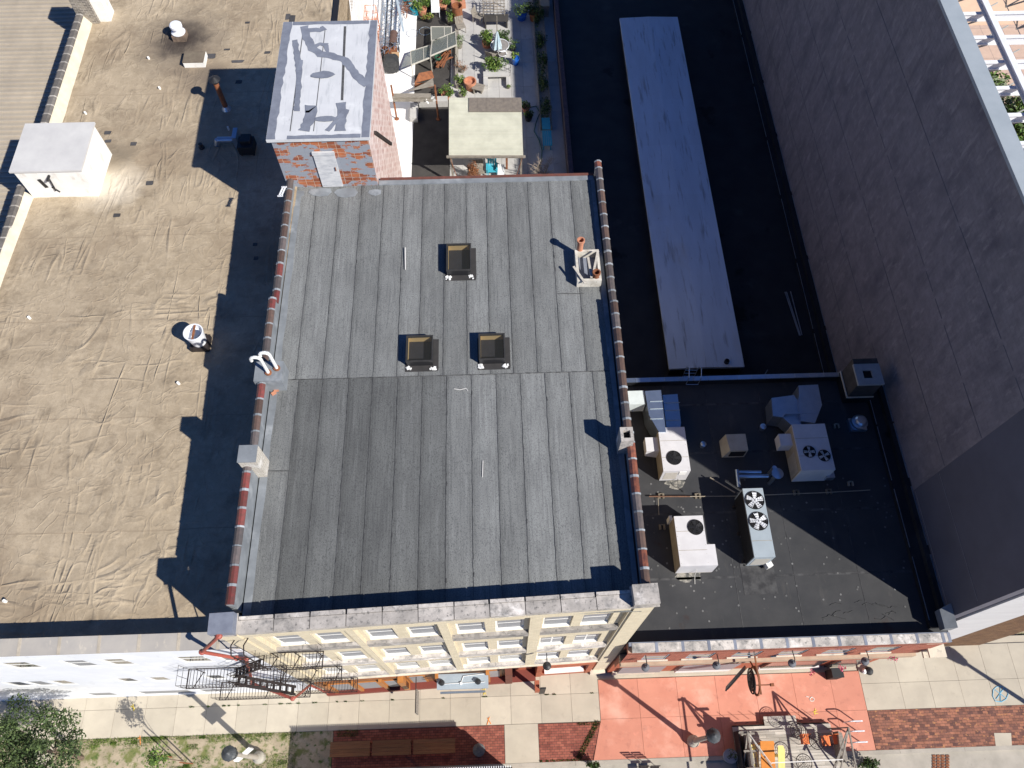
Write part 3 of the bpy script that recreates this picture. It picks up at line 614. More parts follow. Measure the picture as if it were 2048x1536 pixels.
# ================================================================ white building on the left
LZ = lambda y: 11.75-.055*min(y-5.2, 26)
lb = thing('white_front_building', 'three storey white painted building with a wide wrinkled tan roof, left of the grey roof', 'building', (-15.5, 14, 0))
o = MB(); nx, ny = 40, 60; X0, X1, Y0, Y1 = -22.35, XL+.06, 5.2, 60
V = []; q = random.Random(3)
for j in range(ny+1):
    for i in range(nx+1):
        x = X0+(X1-X0)*i/nx; y = Y0+(Y1-Y0)*j/ny; V.append((x, y, LZ(y)+q.uniform(-.012,.012)))
o.poly(V, [(j*(nx+1)+i, j*(nx+1)+i+1, (j+1)*(nx+1)+i+1, (j+1)*(nx+1)+i) for j in range(ny) for i in range(nx)])
rf = o.build('roof', M['tan'], lb, smooth=True)
o = MB(); P2_ = wall_holes(o, (-40, 4.58), (XL-.25, 4.58), 0, 12.2, [(40+a, 40+b, c, d) for a, b, c, d in
   [(-15.75,-14.9,9.45,11.1), (-14.35,-13.55,9.5,11.1), (-11.75,-10.7,9.6,11.15), (-10.3,-9.3,9.6,11.15), (-17.9,-16.9,9.5,11.1), (-21.3,-20.3,9.5,11.1),
    (-20.5,-19.75,4.75,6.1), (-19.6,-18.9,4.75,6.1), (-18.95+.3,-17.95,4.8,6.1), (-16.0,-15.3,4.9,6.1), (-14.7,-13.95,4.95,6.1), (-12.4,-11.7,4.9,6.1), (-11.4,-10.7,4.9,6.1), (-19.3,-18.1,.5,1.7), (-17.0,-14.6,.5,1.7), (-14.2,-12.6,.5,1.7)]], .05)
o.build('front_wall', M['white'], lb)
for a, b, c, d in [(-15.75,-14.9,9.45,11.1), (-14.35,-13.55,9.5,11.1), (-11.75,-10.7,9.6,11.15), (-10.3,-9.3,9.6,11.15), (-17.9,-16.9,9.5,11.1), (-21.3,-20.3,9.5,11.1),(-20.5,-19.75,4.75,6.1), (-19.6,-18.9,4.75,6.1), (-18.65,-17.95,4.8,6.1), (-16.0,-15.3,4.9,6.1), (-14.7,-13.95,4.95,6.1), (-12.4,-11.7,4.9,6.1), (-11.4,-10.7,4.9,6.1), (-19.3,-18.1,.5,1.7), (-17.0,-14.6,.5,1.7), (-14.2,-12.6,.5,1.7)]:
    o = MB(); o.box(a, b, 4.59, 4.66, c, c+.06); o.box(a, b, 4.59, 4.66, d-.05, d); o.box(a, a+.05, 4.59, 4.66, c+.06, d-.05); o.box(b-.05, b, 4.59, 4.66, c+.06, d-.05)
    if c > 9: o.box(a+.05, b-.05, 4.6, 4.65, (c+d)/2-.03, (c+d)/2+.03)
    wn = o.build('window', M['whitetrim'], lb)
    o = MB(); o.box(a+.04, b-.04, 4.61, 4.64, c+.04, d-.04)
    o.build('pane', M['blind'] if c < 2 or (R.random() < .4) else M['glassd'], wn)
o = MB(); o.box(-40, XL-.3, 4.57, 5.05, 11, 12.5); o.build('parapet', M['white'], lb)
o = MB(); i = 0; x = -40
while x < XL-.3:
    x2 = min(x+1.32, XL-.25); o.mi = 0; o.tone = R.uniform(.9, 1.1)
    pr_ = lambda a, b, lift: o.hexa([(a,4.53,12.5),(b,4.53,12.5),(b,5.08,12.5),(a,5.08,12.5),(a,4.53,12.58+lift),(b,4.53,12.58+lift),(b,5.08,12.68+lift),(a,5.08,12.68+lift)])
    pr_(x+.05, x2-.05, 0); o.mi = 1; o.tone = R.uniform(.9,1.1); pr_(x2-.05, x2+.05, .012); x = x2
o.build('coping', [M['greycope'], M['copejoint']], lb)
o = MB()
for ya, yb, zt in ((5.2, 26, 11.05), (28.7, 38.6, 10.9), (39.6, 60, 10.9)): o.box(-22.55, -22.3, ya, yb, 6, zt); 
o.build('side_parapet', M['whitestucco'], lb)
o = MB()
for ya, yb, zt in ((5.2, 26, 11.05), (28.7, 38.6, 10.9)):   # coated cant strip inside the parapet
    o.hexa([(-22.29,ya,LZ(ya)-.1),(-21.95,ya,LZ(ya)-.1),(-21.95,yb,LZ(yb)-.1),(-22.29,yb,LZ(yb)-.1),(-22.29,ya,zt-.05),(-22.2,ya,LZ(ya)+.35),(-22.2,yb,LZ(yb)+.35),(-22.29,yb,zt-.05)])
o.build('cant_strip', mat('cream_coating', (.68,.62,.50), (.58,.52,.41), 2, layers=(((.45,.38,.28), 1.5, (1,1,1), .62, .8),)), lb)
gct = [mat('grey_clay_tile', (.17,.155,.14), (.12,.11,.10), 5, rough=.6), M['greycope']]
for ya, yb, zt in ((5.2, 26, 11.05), (28.6, 38.6, 10.9), (39.6, 60, 10.9)):
    o = MB(); y = ya
    while y < yb-.3:
        o.tone = R.uniform(.8, 1.2)
        prof = [(-22.63, zt-.03), (-22.22, zt-.03), (-22.22, zt+.03), (-22.32, zt+.1), (-22.53, zt+.1), (-22.63, zt+.03)]
        for (a, b, e_) in ((y+.02, y+.57, 0), (y+.57, y+.64, .012)):
            o.mi = 0 if e_ == 0 else 1
            V = [(p[0], a, p[1]+e_) for p in prof]+[(p[0], b, p[1]+e_) for p in prof]
            o.poly(V, [(5,4,3,2,1,0), tuple(range(6,12))]+[(i,(i+1)%6,6+(i+1)%6,6+i) for i in range(6)])
        y += .62
    o.build('coping_tiles', gct, lb)
o = MB(); o.box(-22.0, -18.9, 25.95, 28.75, 9.6, 12.38); sb = o.build('stair_bulkhead', M['whitestucco'], lb)
o = MB(); o.box(-22.12, -18.84, 25.86, 28.86, 12.38, 12.48); o.build('bulkhead_roof', mat('bulkhead_coating', (.60,.59,.57), (.52,.51,.50), 1, bump=.3), sb)
o = MB(); A = aty(98, 352, 25.93); B = aty(113, 378, 25.93); o.bar(A+Vector((0,-.1,0)), B+Vector((0,-.1,0)), .05, .05); o.tube(A+Vector((0,.02,0)), A+Vector((0,-.3,0)), .06)
A = aty(82, 365, 25.93); o.bar(A+Vector((0,0,.2)), A+Vector((.1,0,-.35)), .16, .03); A = aty(104, 374, 25.93); o.bar(A, A+Vector((.2,0,-.35)), .05, .05); o.build('bulkhead_bracket_and_shadows', M['black'], sb)  # the two bars flat on the wall stand in for shadow patches
o = MB(); o.box(-22.6, -21.6, 38.6, 39.6, 9, 12.3); o.build('brick_chimney', brick('stone_chimney', (.36,.32,.26), (.18,.16,.14), (.5,.46,.4), .25, .1, .012), lb)
o = MB(); o.box(-21.6, -21.0, 38.75, 39.6, 9, 11.6); o.build('chimney_apron', M['whitestucco'], lb)
# east wall of the rear wing that faces the patio
o = MB(); o.box(-8.7, -8.45, 29.85, 60, 7.3, 10.36); o.build('rear_wing_wall', M['tanbrick'], lb)
o = MB(); o.box(-8.7, -8.43, 29.85, 60, 0, 7.3); o.build('rear_wing_white_wall', M['whitestucco'], lb)
o = MB(); o.box(-8.72, -8.42, 29.85, 60, 10.36, 10.42); o.build('rear_gutter', M['black'], lb)
# roof patches on the tan roof
for (px, py, a, b) in ((257,271,.16,.12),(205,265,.16,.1),(204,247,.16,.12),(292,354,.18,.13),(468,102,.32,.09),(446,78,.15,.06),(488,24,.12,.07),(470,143,.17,.12),(402,92,.55,.2),(508,483,.1,.08),(228,422,.16,.1),(447,405,.0,.0),(510,512,.1,.1),(528,84,.16,.09),(578,22,.16,.5),(570,12,.14,.25)):
    if a == 0: continue
    c = at(px, py, 11); z = LZ(c.y)+.02; o = MB(); o.tone = R.uniform(.8, 1.4); o.prism([(c.x+sx*a*R.uniform(.85,1.1), c.y+sy*b*R.uniform(.85,1.1)) for sx, sy in ((-1,-1),(.8,-1),(1,-.6),(1,1),(-.8,1),(-1,.7))], z-.03, z+.004); o.build('roof_patch', M['tar'], lb)

# far-left metal roofed shed
ml = thing('metal_roof_building', 'low building with a ribbed tan metal roof at the far left', 'building', (-26, 30, 0))
o = MB(); o.box(-45, -22.7, 19, 60, 0, 8.6); o.build('wall', M['tanbrick'], ml)
o = MB(); y = 19.0
while y < 60:
    o.tone = R.uniform(.94, 1.06)
    o.hexa([(-45,y,8.62),(-22.65,y,8.62),(-22.65,y+.30,8.62),(-45,y+.30,8.62),(-45,y,8.70),(-22.65,y,8.70),(-22.65,y+.30,8.68),(-45,y+.30,8.68)])
    o.tone *= 1.15; o.box(-45, -22.65, y+.30, y+.36, 8.62, 8.745); y += .36
o.build('ribbed_roof', M['corrtan'], ml)
lw = thing('lower_shed', 'dark low shed roof between the metal roof and the tan roof', 'building', (-26, 12, 0))
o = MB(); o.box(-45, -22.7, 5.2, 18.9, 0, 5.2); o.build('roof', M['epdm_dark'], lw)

# ================================================================ red brick shop with the mechanical roof
HZ = 7.1
rb_ = thing('brick_shop_building', 'low red brick shop building with black membrane roof full of air handling units', 'building', (11, 11, 0))
o = MB(); hx = [(5.5+.02,6.55),(7.35,8.4),(9.25,10.3),(11.1,12.15),(13.0,14.05),(14.85,15.9)]
wall_holes(o, (4.76, 4.65), (17.4, 4.65), 5.2, 7.45, [(a-4.76, b-4.76, 5.75, 7.15) for a, b in hx], .06); o.build('front_wall', M['redbrick'], rb_)
for a, b in hx:
    o = MB(); o.box(a, b, 4.67, 4.715, 5.75, 5.83); o.box(a, b, 4.67, 4.715, 7.07, 7.15); o.box(a, a+.06, 4.67, 4.715, 5.83, 7.07); o.box(b-.06, b, 4.67, 4.715, 5.83, 7.07); o.box(a+.06, b-.06, 4.68, 4.71, 6.42, 6.48); wn = o.build('window', M['unitgrey'], rb_)
    o = MB(); o.box(a+.03, b-.03, 4.685, 4.70, 5.8, 7.1); o.build('pane', M['glassd'], wn)
    o = MB(); o.box(a-.12, b+.12, 4.6, 4.66, 5.6, 5.745); o.build('window_sill', M['stonel'], wn)
o = MB(); o.box(4.78, 17.3, 4.53, 5.0, 4.75, 5.2); o.build('shopfront_cornice', mat('cornice_tan', (.50,.38,.27), (.4,.3,.22), 2), rb_)
o = MB(); o.box(4.78, 17.3, 4.72, 5.0, 3.1, 4.75); o.box(4.78, 17.3, 4.9, 5.1, 0, 3.1); o.build('shopfront_wall', M['oxide'], rb_)
for a, b, z0, z1, m in ((5.0,7.0,0,.5,'stonel'),(8.0,10.6,.1,.7,'whitetrim'),(8.0,10.6,.75,2.6,'blind'),(12.0,14.9,.1,.5,'whitetrim'),(12.0,14.6,.6,2.6,'glassd'),(5.2,7.2,.6,2.6,'blind'),(15.2,16.6,.2,2.6,'glassd')):
    o = MB(); o.box(a, b, 4.78, 4.9, z0, z1); o.build('shop_window' if z1 > 1 else 'shopfront_plinth', M[m], rb_)
o = MB(); o.box(4.76, 17.5, 4.97, 5.02, HZ-.5, 7.72); o.box(4.76, 17.5, 4.66, 4.97, 7.45, 7.72); o.build('front_parapet', M['redbrick'], rb_)
o = MB(); x = 4.85; i = 0
while x < 17.4:
    x2 = min(x+1.03, 17.45); o.mi = 0; o.tone = R.uniform(1.0, 1.35); o.box(x+.06, x2-.06, 4.655, 5.0, 7.72, 7.88+R.uniform(0,.01)); o.mi = 1; o.tone = R.uniform(.9,1.2); o.box(x2-.06, x2+.06, 4.65, 5.01, 7.721, 7.89); x = x2
o.mi = 1; o.box(4.8, 17.45, 4.9, 5.04, 7.6, 7.868); o.build('coping', [M['stone'], M['mastic']], rb_)
o = MB(); o.box(4.64, 17.9, 5.02, 16.7, 3, HZ); o.build('roof', M['epdm'], rb_)
o = MB()
for yy in (7.6, 10.4, 13.2, 15.6): o.box(4.7, 17.2, yy, yy+.1, HZ, HZ+.006)
for xx in (9.6, 12.1, 14.8): o.box(xx, xx+.03, 5.4, 16.5, HZ, HZ+.008)
o.box(9.9, 11.3, 6.9, 8.6, HZ, HZ+.012)
o.build('roof_seams', M['weld'], rb_)
o = MB()
for i in range(150):
    x, y = R.uniform(4.9, 17), R.uniform(5.6, 12); o.tone = R.uniform(.6, 1.6); o.lathe((x, y, HZ), [(.045, .009), (.04, .012)], 8)
tag(o.build('fastener_plates', mat('plate_grey', (.13,.13,.13), (.09,.09,.09), 5), rb_), kind='stuff')
for (px, py, rx, ry) in ((1348,965,.45,.28),(1380,1150,.6,.3),(1350,890,.2,.3),(1478,990,.14,.12)):
    c = at(px, py, HZ); o = MB(); o.prism([(c.x+rx*R.uniform(.5,1.2)*math.cos(i*.42), c.y+ry*R.uniform(.5,1.3)*math.sin(i*.42)) for i in range(15)], HZ, HZ+.006); o.build('mineral_residue', mat('mineral_residue', (.34,.32,.28), (.10,.10,.095), 5, lo=.4, hi=.55), rb_)
for i in range(14):
    o = MB(); p = at(R.uniform(1640,1780), R.uniform(1205,1240), HZ); pts = [p]
    for k in range(3): pts.append(pts[-1]+Vector((R.uniform(.05,.25), R.uniform(-.1,.1), 0)))
    o.path([v+Vector((0,0,.01)) for v in pts], .012, 5); o.build('membrane_wrinkle', M['epdm_dark'], rb_)
o = MB(); o.box(17.1, 17.55, 5.3, 16.6, HZ, HZ+.22); o.box(17.55, 17.79, 5.3, 16.6, HZ, HZ+.5); o.build('wall_curb', M['epdm_dark'], rb_)
o = MB()
for yy in (5.6, 8.6, 11.6, 14.3): o.box(17.12, 17.15, yy, yy+2.6, HZ+.22, HZ+.235); o.box(17.74, 17.79, yy, yy+2.6, HZ+.5, HZ+.52)
o.build('termination_bar', M['galv'], rb_)
o = MB(); o.hexa([(17.35,5.15,7.5),(17.78,5.15,7.5),(17.78,6.1,7.5),(17.35,5.9,7.5),(17.35,5.15,7.92),(17.78,5.15,8.1),(17.78,6.1,8.1),(17.35,5.9,7.92)]); o.build('corner_flashing', M['flash'], rb_)
# rear parapet between the two roofs
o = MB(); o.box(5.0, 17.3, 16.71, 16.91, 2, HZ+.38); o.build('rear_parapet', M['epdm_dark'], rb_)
o = MB(); x = 5.0
while x < 16.6:
    o.tone = R.uniform(.8, 1.2); o.box(x+.01, x+.66, 16.70, 16.92, HZ+.38, HZ+.43); o.tube((x+.68, 16.70, HZ+.42), (x+.68, 16.92, HZ+.42), .02, n=6); x += .68
o.build('rear_parapet_cap', M['galv'], rb_)

# rear hall: low black roof with long skylight monitor
rh = thing('rear_hall', 'single storey hall with black roof in shade and one long pale raised roof strip', 'building', (11, 33, 0)); KZ = 3.0
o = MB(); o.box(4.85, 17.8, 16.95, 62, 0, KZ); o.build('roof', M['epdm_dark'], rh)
o = MB(); o.box(9.0, 12.75, 19.4, 46.3, KZ, 3.75); o.build('monitor_wall', M['black'], rh)
o = MB(); n_ = 14
for i in range(n_):
    a = 19.3+(46.45-19.3)*i/n_; b = 19.3+(46.45-19.3)*(i+1)/n_; o.tone = R.uniform(.97, 1.03)
    o.hexa([(8.9,a,3.75),(12.85,a,3.75),(12.85,b,3.75),(8.9,b,3.75),(8.9,a,3.88),(12.85,a,3.88),(12.85,b,3.88),(8.9,b,3.88)]); 
    o.poly([(8.9,a,3.88),(12.85,a,3.88),(12.85,b,3.88),(8.9,b,3.88),(10.87,a,3.95),(10.87,b,3.95)], [(0,4,5,3),(4,1,2,5),(0,1,4),(2,3,5)])
o.build('monitor_roof', mat('silver_membrane', (.62,.72,.84), (.54,.63,.74), .6, (2,.4,1), rough=.5, bump=.15, layers=(((.27,.31,.36), 1.3, (3,.3,1), .56, .72), ((.16,.18,.21), 4, (2.2,.5,1), .68, .76), ((.56,.58,.6), .5, (1,.4,1), .6, .8))), rh)
o = MB(); o.box(4.62, 4.9, 23.9, 62, 0, KZ+.35); o.build('side_parapet', mat('purple_brick', (.10,.075,.09), (.06,.05,.065), 3, layers=(((.22,.2,.22), 3.2, (1,1,1), .66, .72),)), rh)
o = MB(); o.box(4.95, 5.1, 17.0, 62, KZ, KZ+.1); o.box(17.2, 17.5, 17.0, 62, KZ, KZ+.2); o.box(17.5, 17.79, 17.0, 62, KZ, KZ+.5); o.build('curb', M['epdm_dark'], rh)
o = MB(); yy = 17.2
while yy < 60: o.box(17.21, 17.235, yy, yy+4.4, KZ+.2, KZ+.212); o.box(17.76, 17.79, yy, yy+4.4, KZ+.5, KZ+.515); yy += 4.7
o.build('termination_bar', M['galv'], rh)

# ================================================================ tall dark wall with open steel roof
WT = 19.4
tw = thing('tall_wall_building', 'tall dark block wall building with grey metal coping rising at the right', 'building', (18, 30, 0))
o = MB(); o.box(17.8, 18.3, 11.0, 62, 0, WT); o.build('block_wall', M['darkwall'], tw)
o = MB(); o.box(17.806, 18.3, 5.62, 11.0, 0, WT); o.build('front_wall_panel', M['darkpanel'], tw)
o = MB()
for zz, y0, y1, mm in ((7.75,5.8,10.9,1),(9.9,5.8,10.9,1)): o.box(17.79, 17.80, y0, y1, zz, zz+.02)
o.build('panel_joint', M['panelseam'], tw)
for zz in (5.4, 7.6, 10.4, 13.2, 16.0):
    o = MB(); y = 11.0
    while y < 60: o.box(17.792, 17.799, y+.05, y+R.uniform(.9,1.6), zz+R.uniform(-.01,.01), zz+.035); y += 1.3
    o.build('control_joint', M['darkpanel'], tw)
o = MB(); o.box(17.7, 18.38, 5.6, 62, WT, WT+.14); o.build('coping', M['parapetmetal'], tw)
o = MB(); o.box(18.3, 20.55, 5.55, 5.9, 0, WT); o.build('front_return_panel', M['palepanel'], tw)
o = MB(); o.box(20.55, 20.75, 5.7, 6.0, 0, WT); o.build('return_reveal', M['darkpanel'], tw)
o = MB(); o.box(20.75, 23.1, 5.6, 6.3, 0, WT); o.build('brick_pier', M['brownbrick'], tw)
sf_ = thing('steel_roof_frame', 'open white steel roof trusses over the plaza beyond the tall dark wall', 'roof frame', (24, 25, WT))
beams = [6.2+1.395*i for i in range(0, 30)]
for y in beams:
    o = MB(); o.box(18.35, 32, y, y+.16, WT-.7, WT-.66); o.box(18.35, 32, y+.06, y+.10, WT-.96, WT-.7); o.box(18.35, 32, y, y+.16, WT-1.0, WT-.96); o.build('cross_beam', M['steelwhite'], sf_)
for x in (19.85, 22.9, 26, 29):
    o = MB(); o.box(x, x+.24, 6, 50, WT-.45, WT-.4); o.box(x+.1, x+.14, 6, 50, WT-.62, WT-.45); o.box(x, x+.24, 6, 50, WT-.655, WT-.62); o.build('long_beam', M['steelwhite'], sf_)
o = MB()
for i, y in enumerate(beams):
    for k in range(3):
        x = 18.5+k*3.0; o.tube((x, y+.1, WT-1.0), (x+.75, y+.75, WT-2.0), .035, n=6); o.tube((x+.75, y+.75, WT-2.0), (x+1.5, y+.1, WT-1.0), .035, n=6); o.tube((x+.75, y+.75, WT-2.0), (x+2.6, y+1.25, WT-1.1), .03, n=6)
o.build('truss_brace', mat('brace_grey', (.42,.43,.42), (.34,.35,.34), 3), sf_)
o = MB()
for x in (19.2, 20.9, 21.9, 24, 25): o.tube((x, 6, WT-1.6), (x, 50, WT-1.6), .015, n=5)
o.build('tie_rod', M['unitgrey'], sf_)

# ================================================================ things on the roofs
# skylights on the grey roof
lab = ['skylight furthest back on the grey roof, taller than the other two', 'front left of the two square skylights side by side on the grey roof', 'front right of the two square skylights side by side on the grey roof']
for (x0, x1, y0, y1), l in zip(SKY, lab):
    z = RZ((y0+y1)/2); t = thing('skylight', l, 'skylight', ((x0+x1)/2, (y0+y1)/2, z), 'skylights on the grey roof')
    o = MB(); o.prism([(x0-.12,y0-.30),(x1+.22,y0-.30),(x1+.25,y0-.2),(x1+.25,y1+.08),(x0-.12,y1+.08)], z+.022, z+.03); o.build('base_flashing', mat('dark_flashing', (.045,.042,.042), (.035,.034,.034), 3), t)
    o = MB(); zt = z+.34
    for a, b, c, d in ((x0-.05,x1+.05,y0-.05,y0),(x0-.05,x1+.05,y1,y1+.05),(x0-.05,x0,y0,y1),(x1,x1+.05,y0,y1)): o.box(a, b, c, d, z, zt)
    o.build('curb', M['black'], t)
    o = MB(); s_ = -.9; X0_, X1_, Y0_, Y1_ = x0, x1, y0, y1; x0 += .006; x1 -= .006; y0 += .006; y1 -= .006
    o.mi = 1; o.face([(x0,y0,z+s_),(x1,y0,z+s_),(x1,y1,z+s_),(x0,y1,z+s_)]); o.mi = 0
    for a, b in (((x0,y0),(x1,y0)),((x1,y0),(x1,y1)),((x1,y1),(x0,y1)),((x0,y1),(x0,y0))): o.face([(a[0],a[1],z+s_),(b[0],b[1],z+s_),(b[0],b[1],zt-.02),(a[0],a[1],zt-.02)])
    o.build('shaft', [M['well'], M['wellfloor_shade']], t); x0, x1, y0, y1 = X0_, X1_, Y0_, Y1_
    o = MB()
    for a, b, c, d in ((x0-.065,x1+.065,y0-.065,y0-.01),(x0-.065,x1+.065,y1+.01,y1+.065),(x0-.065,x0-.01,y0-.01,y1+.01),(x1+.01,x1+.065,y0-.01,y1+.01)): o.box(a, b, c, d, zt, zt+.05)
    o.build('frame', mat('bronze_frame', (.05,.048,.046), (.035,.034,.033), 4, rough=.4), t)
    o = MB(); o.face([(x0-.009,y0-.009,zt+.03),(x1+.009,y0-.009,zt+.03),(x1+.009,y1+.009,zt+.03),(x0-.009,y1+.009,zt+.03)]); o.build('glass_pane', glassmat('skylight_pane', (.64,.65,.70), .05, .05), t)
    o = MB()
    for cx in (x0, x1+.05):
        for k in range(9): o.cbox((cx+R.uniform(-.1,.1), y0-.16+R.uniform(-.07,.06), z+.03), R.uniform(.04,.1), R.uniform(.04,.1), R.uniform(.02,.06), R.uniform(0,3))
    o.build('sealant', M['pvc'], t)
# gooseneck pipes on a curb at the left parapet
t = thing('gooseneck_vents', 'two white hooked vent pipes on a pale box at the left parapet', 'vent pipes', at(538, 742, 14.6))
o = MB(); c = at(537, 742, 14.9); o.cbox((c.x, c.y, 14.1), 1.0, .8, .8); o.build('curb_box', M['flash'], t)
for (bx, by, tx, ty) in ((537,746,512,728),(554,737,528,708)):
    b = at(bx, by, 14.9); o = MB(); p = [b, b+Vector((0,0,1.0))]; 
    for k in range(7):
        a = math.pi*k/6; p.append(b+Vector((-.17+.17*math.cos(a), 0, 1.0+.17*math.sin(a))))
    p.append(p[-1]+Vector((0,0,-.08))); o.path(p, .06, 12); g_ = o.build('gooseneck_pipe', M['pvc'], t)
    o = MB(); o.tube(b, b+Vector((0,0,.06)), .12, n=12); o.build('pipe_collar', M['rust'], g_)
o = MB(); c = at(558, 765, 14.05); o.lathe((c.x, c.y, 14.05), [(.07,0),(.07,.22),(.09,.23),(.09,.26)], 12); tag(o.build('vent_stub', M['pvc']), 'short white vent stub beside the hooked vent pipes', 'vent pipe')
for i, (px, py) in enumerate(((551,777),(554,783),(549,789))):
    c = at(px, py, 14.05); o = MB(); o.cbox((c.x, c.y, RZ(c.y)+.02), .17, .11, .07, .3*i); tag(o.build('loose_brick', M['terracotta']), ['broken brick nearest the white vent stub', 'broken brick in the middle of the little pile', 'smallest broken brick at the front of the little pile'][i], 'brick', 'loose bricks by the vent pipes')
# small chimneys in the parapets
t = thing('parapet_chimney', 'short whitewashed brick chimney in the left parapet', 'chimney', at(498, 918, 15))
c = at(494, 908, 15.55); o = MB(); o.cbox((c.x+.03, c.y, 14.1), .60, .60, 1.45); o.build('shaft', brick('white_chimney_brick', (.72,.68,.60), (.6,.55,.48), (.4,.36,.3), .21, .075, .01, layers=(((.78,.75,.7), 3, (1,1,1), .5, .7),)), t)
o = MB(); o.cbox((c.x+.02, c.y, 15.55), .62, .62, .04); o.build('cap', M['flash'], t)
t = thing('chimney', 'small square chimney with dark flue in the right parapet', 'chimney', at(1255, 872, 15))
c = at(1254, 868, 15.3); o = MB()
for a, b, sx, sy in ((0,.2,.44,.12),(0,-.2,.44,.12),(.17,0,.1,.28),(-.17,0,.1,.28)): o.cbox((c.x+a, c.y+b, 13.9), sx, sy, 1.4)
o.build('shaft', M['stone'], t); o = MB(); o.cbox((c.x, c.y, 13.9), .26, .30, 1.2); o.build('flue', M['hole'], t)
# stripped vent curb with clay pipes
t = thing('vent_curb', 'open white timber curb with loose boards beside the right parapet', 'vent curb', at(1175, 545, 14.1))
z = 14.02; o = MB(); A, B = at(1153, 575, z), at(1200, 512, z); x0, x1, y0, y1 = A.x, B.x-.1, A.y, B.y
for a, b, c_, d in ((x0,x0+.1,y0,y1),(x1-.1,x1,y0,y1),(x0+.1,x1-.1,y0,y0+.1),(x0+.1,x1-.1,y1-.1,y1)): o.box(a, b, c_, d, z-.05, z+.45)
o.build('curb_frame', mat('peeling_white_wood', (.66,.63,.56), (.45,.42,.36), 4, layers=(((.3,.26,.2), 6, (1,1,1), .6, .7),)), t)
o = MB(); o.box(x0+.1, x1-.1, y0+.1, y1-.1, z-.05, z+.05); o.build('curb_floor', M['mastic'], t)
o = MB(); q_ = lambda px, py, h: at(px, py, z+h)
for a, b, h0, h1 in (((1147,533),(1170,566),.55,.5),((1176,514),(1183,555),.48,.5),((1196,502),(1187,545),.7,.45)): o.bar(q_(*a, h0), q_(*b, h1), .09, .05)
o.build('loose_board', M['woodg'], t)
for (px, py, tp, m, l) in ((1158,512,1.05,'terracotta','upright clay vent pipe at the back of the white timber curb'),(1190,566,.75,'rust','orange clay vent pipe in the front corner of the white timber curb')):
    b = at(px, py, z); o = MB(); o.lathe((b.x, b.y, z), [(.12,0),(.12,tp-.1),(.16,tp-.09),(.16,tp),(.11,tp),(.11,tp-.3)], 18, False); o.lathe((b.x, b.y, z), [(.11,tp-.3),(.0,tp-.3)], 18, False); tag(o.build('clay_pipe', M[m], smooth=False), l, 'vent pipe')
o = MB(); o.bar(at(1211, 656, 14.06)+Vector((0,0,.02)), at(1218, 714, 14.06)+Vector((0,0,.02)), .09, .05); tag(o.build('grey_batten', M['flash']), 'grey batten lying along the right parapet in its shadow', 'batten')
o = MB(); o.bar(at(811, 496, 14.1)+Vector((0,0,.03)), at(811, 540, 14.06)+Vector((0,0,.03)), .035, .02); tag(o.build('white_stick', M['stick']), 'pale thin stick lying lengthwise left of the rear skylight', 'stick')
o = MB(); o.bar(at(966, 922, 14.15)+Vector((0,0,.03)), at(965, 955, 14.15)+Vector((0,0,.03)), .025, .015); tag(o.build('white_stick', M['stick']), 'short pale stick lying alone on the front half of the grey roof', 'stick')
o = MB(); o.path([at(908,778,14.12)+Vector((0,0,.02)), at(920,780,14.12)+Vector((0,0,.02)), at(932,777,14.12)+Vector((0,0,.02)), at(936,782,14.12)+Vector((0,0,.02))], .012, 5); tag(o.build('bent_wire', M['stick']), 'short bent pale wire lying in front of the two skylights', 'wire')
t = thing('white_bracket', 'white metal ladder bracket at the rear left corner of the grey roof', 'bracket', at(563, 383, 14.9))
o = MB(); a, b = at(566, 374, 14.8), at(558, 392, 14.8); o.bar(a, b, .05, .04); o.bar(a+Vector((.1,0,0)), b+Vector((.1,0,0)), .05, .04); o.bar(a+Vector((-.06,0,0)), a+Vector((.16,0,0)), .05, .04); o.bar(b+Vector((-.06,0,0)), b+Vector((.16,0,0)), .05, .04); o.build('bracket_frame', M['steelwhite'], t)

# ---- tan roof things
def L_(px, py, z=11.0):
    p = at(px, py, z)
    for _ in range(4): p = at(px, py, LZ(p.y))
    return p
t = thing('exhaust_fan', 'round white exhaust fan on a brown curb amid dark soot, rear of the tan roof', 'exhaust fan', L_(362, 78))
b = L_(362, 76); o = MB(); o.cbox(b, .7, .62, .35); o.build('curb', mat('sooty_curb', (.22,.16,.12), (.12,.09,.07), 4), t)
o = MB(); o.lathe((b.x, b.y, b.z+.35), [(.36,0),(.38,.06),(.26,.14),(.26,.34),(.33,.36),(.33,.50),(.26,.56),(0,.58)], 22, False); o.build('fan_housing', M['white'], t, smooth=False)
o = MB(); c = L_(393, 124); o.cbox(c, 1.1, .85, .3, .0); o.build('curb', M['whitestucco'], th := thing('roof_hatch', 'low square hatch with brown lid near the white exhaust fan', 'roof hatch', c))
o = MB(); o.cbox(c+Vector((-.02,0,.3)), 1.1, .85, .05); o.build('lid', mat('hatch_lid', (.20,.165,.12), (.15,.12,.09), 3), th)
t = thing('drum_vent', 'big round white drum vent with rusty strap on the tan roof', 'roof vent', L_(405, 695))
b = L_(404, 690); o = MB(); o.cbox(b, .75, .7, .28); o.build('curb', M['iron'], t)
o = MB(); o.lathe((b.x, b.y, b.z+.28), [(.28,0),(.30,.05),(.40,.75),(.41,.78),(.36,.78),(.34,.5),(.0,.45)], 26, False); o.build('drum', M['white'], t, smooth=False)
o = MB(); o.box(b.x-.04, b.x+.04, b.y-.36, b.y+.36, b.z+1.0, b.z+1.04); o.build('strap', M['rust'], t)
o = MB(); o.tube((b.x+.1, b.y, b.z+.73), (b.x+.1, b.y, b.z+.98), .16, n=14); o.build('motor', M['galv'], t)
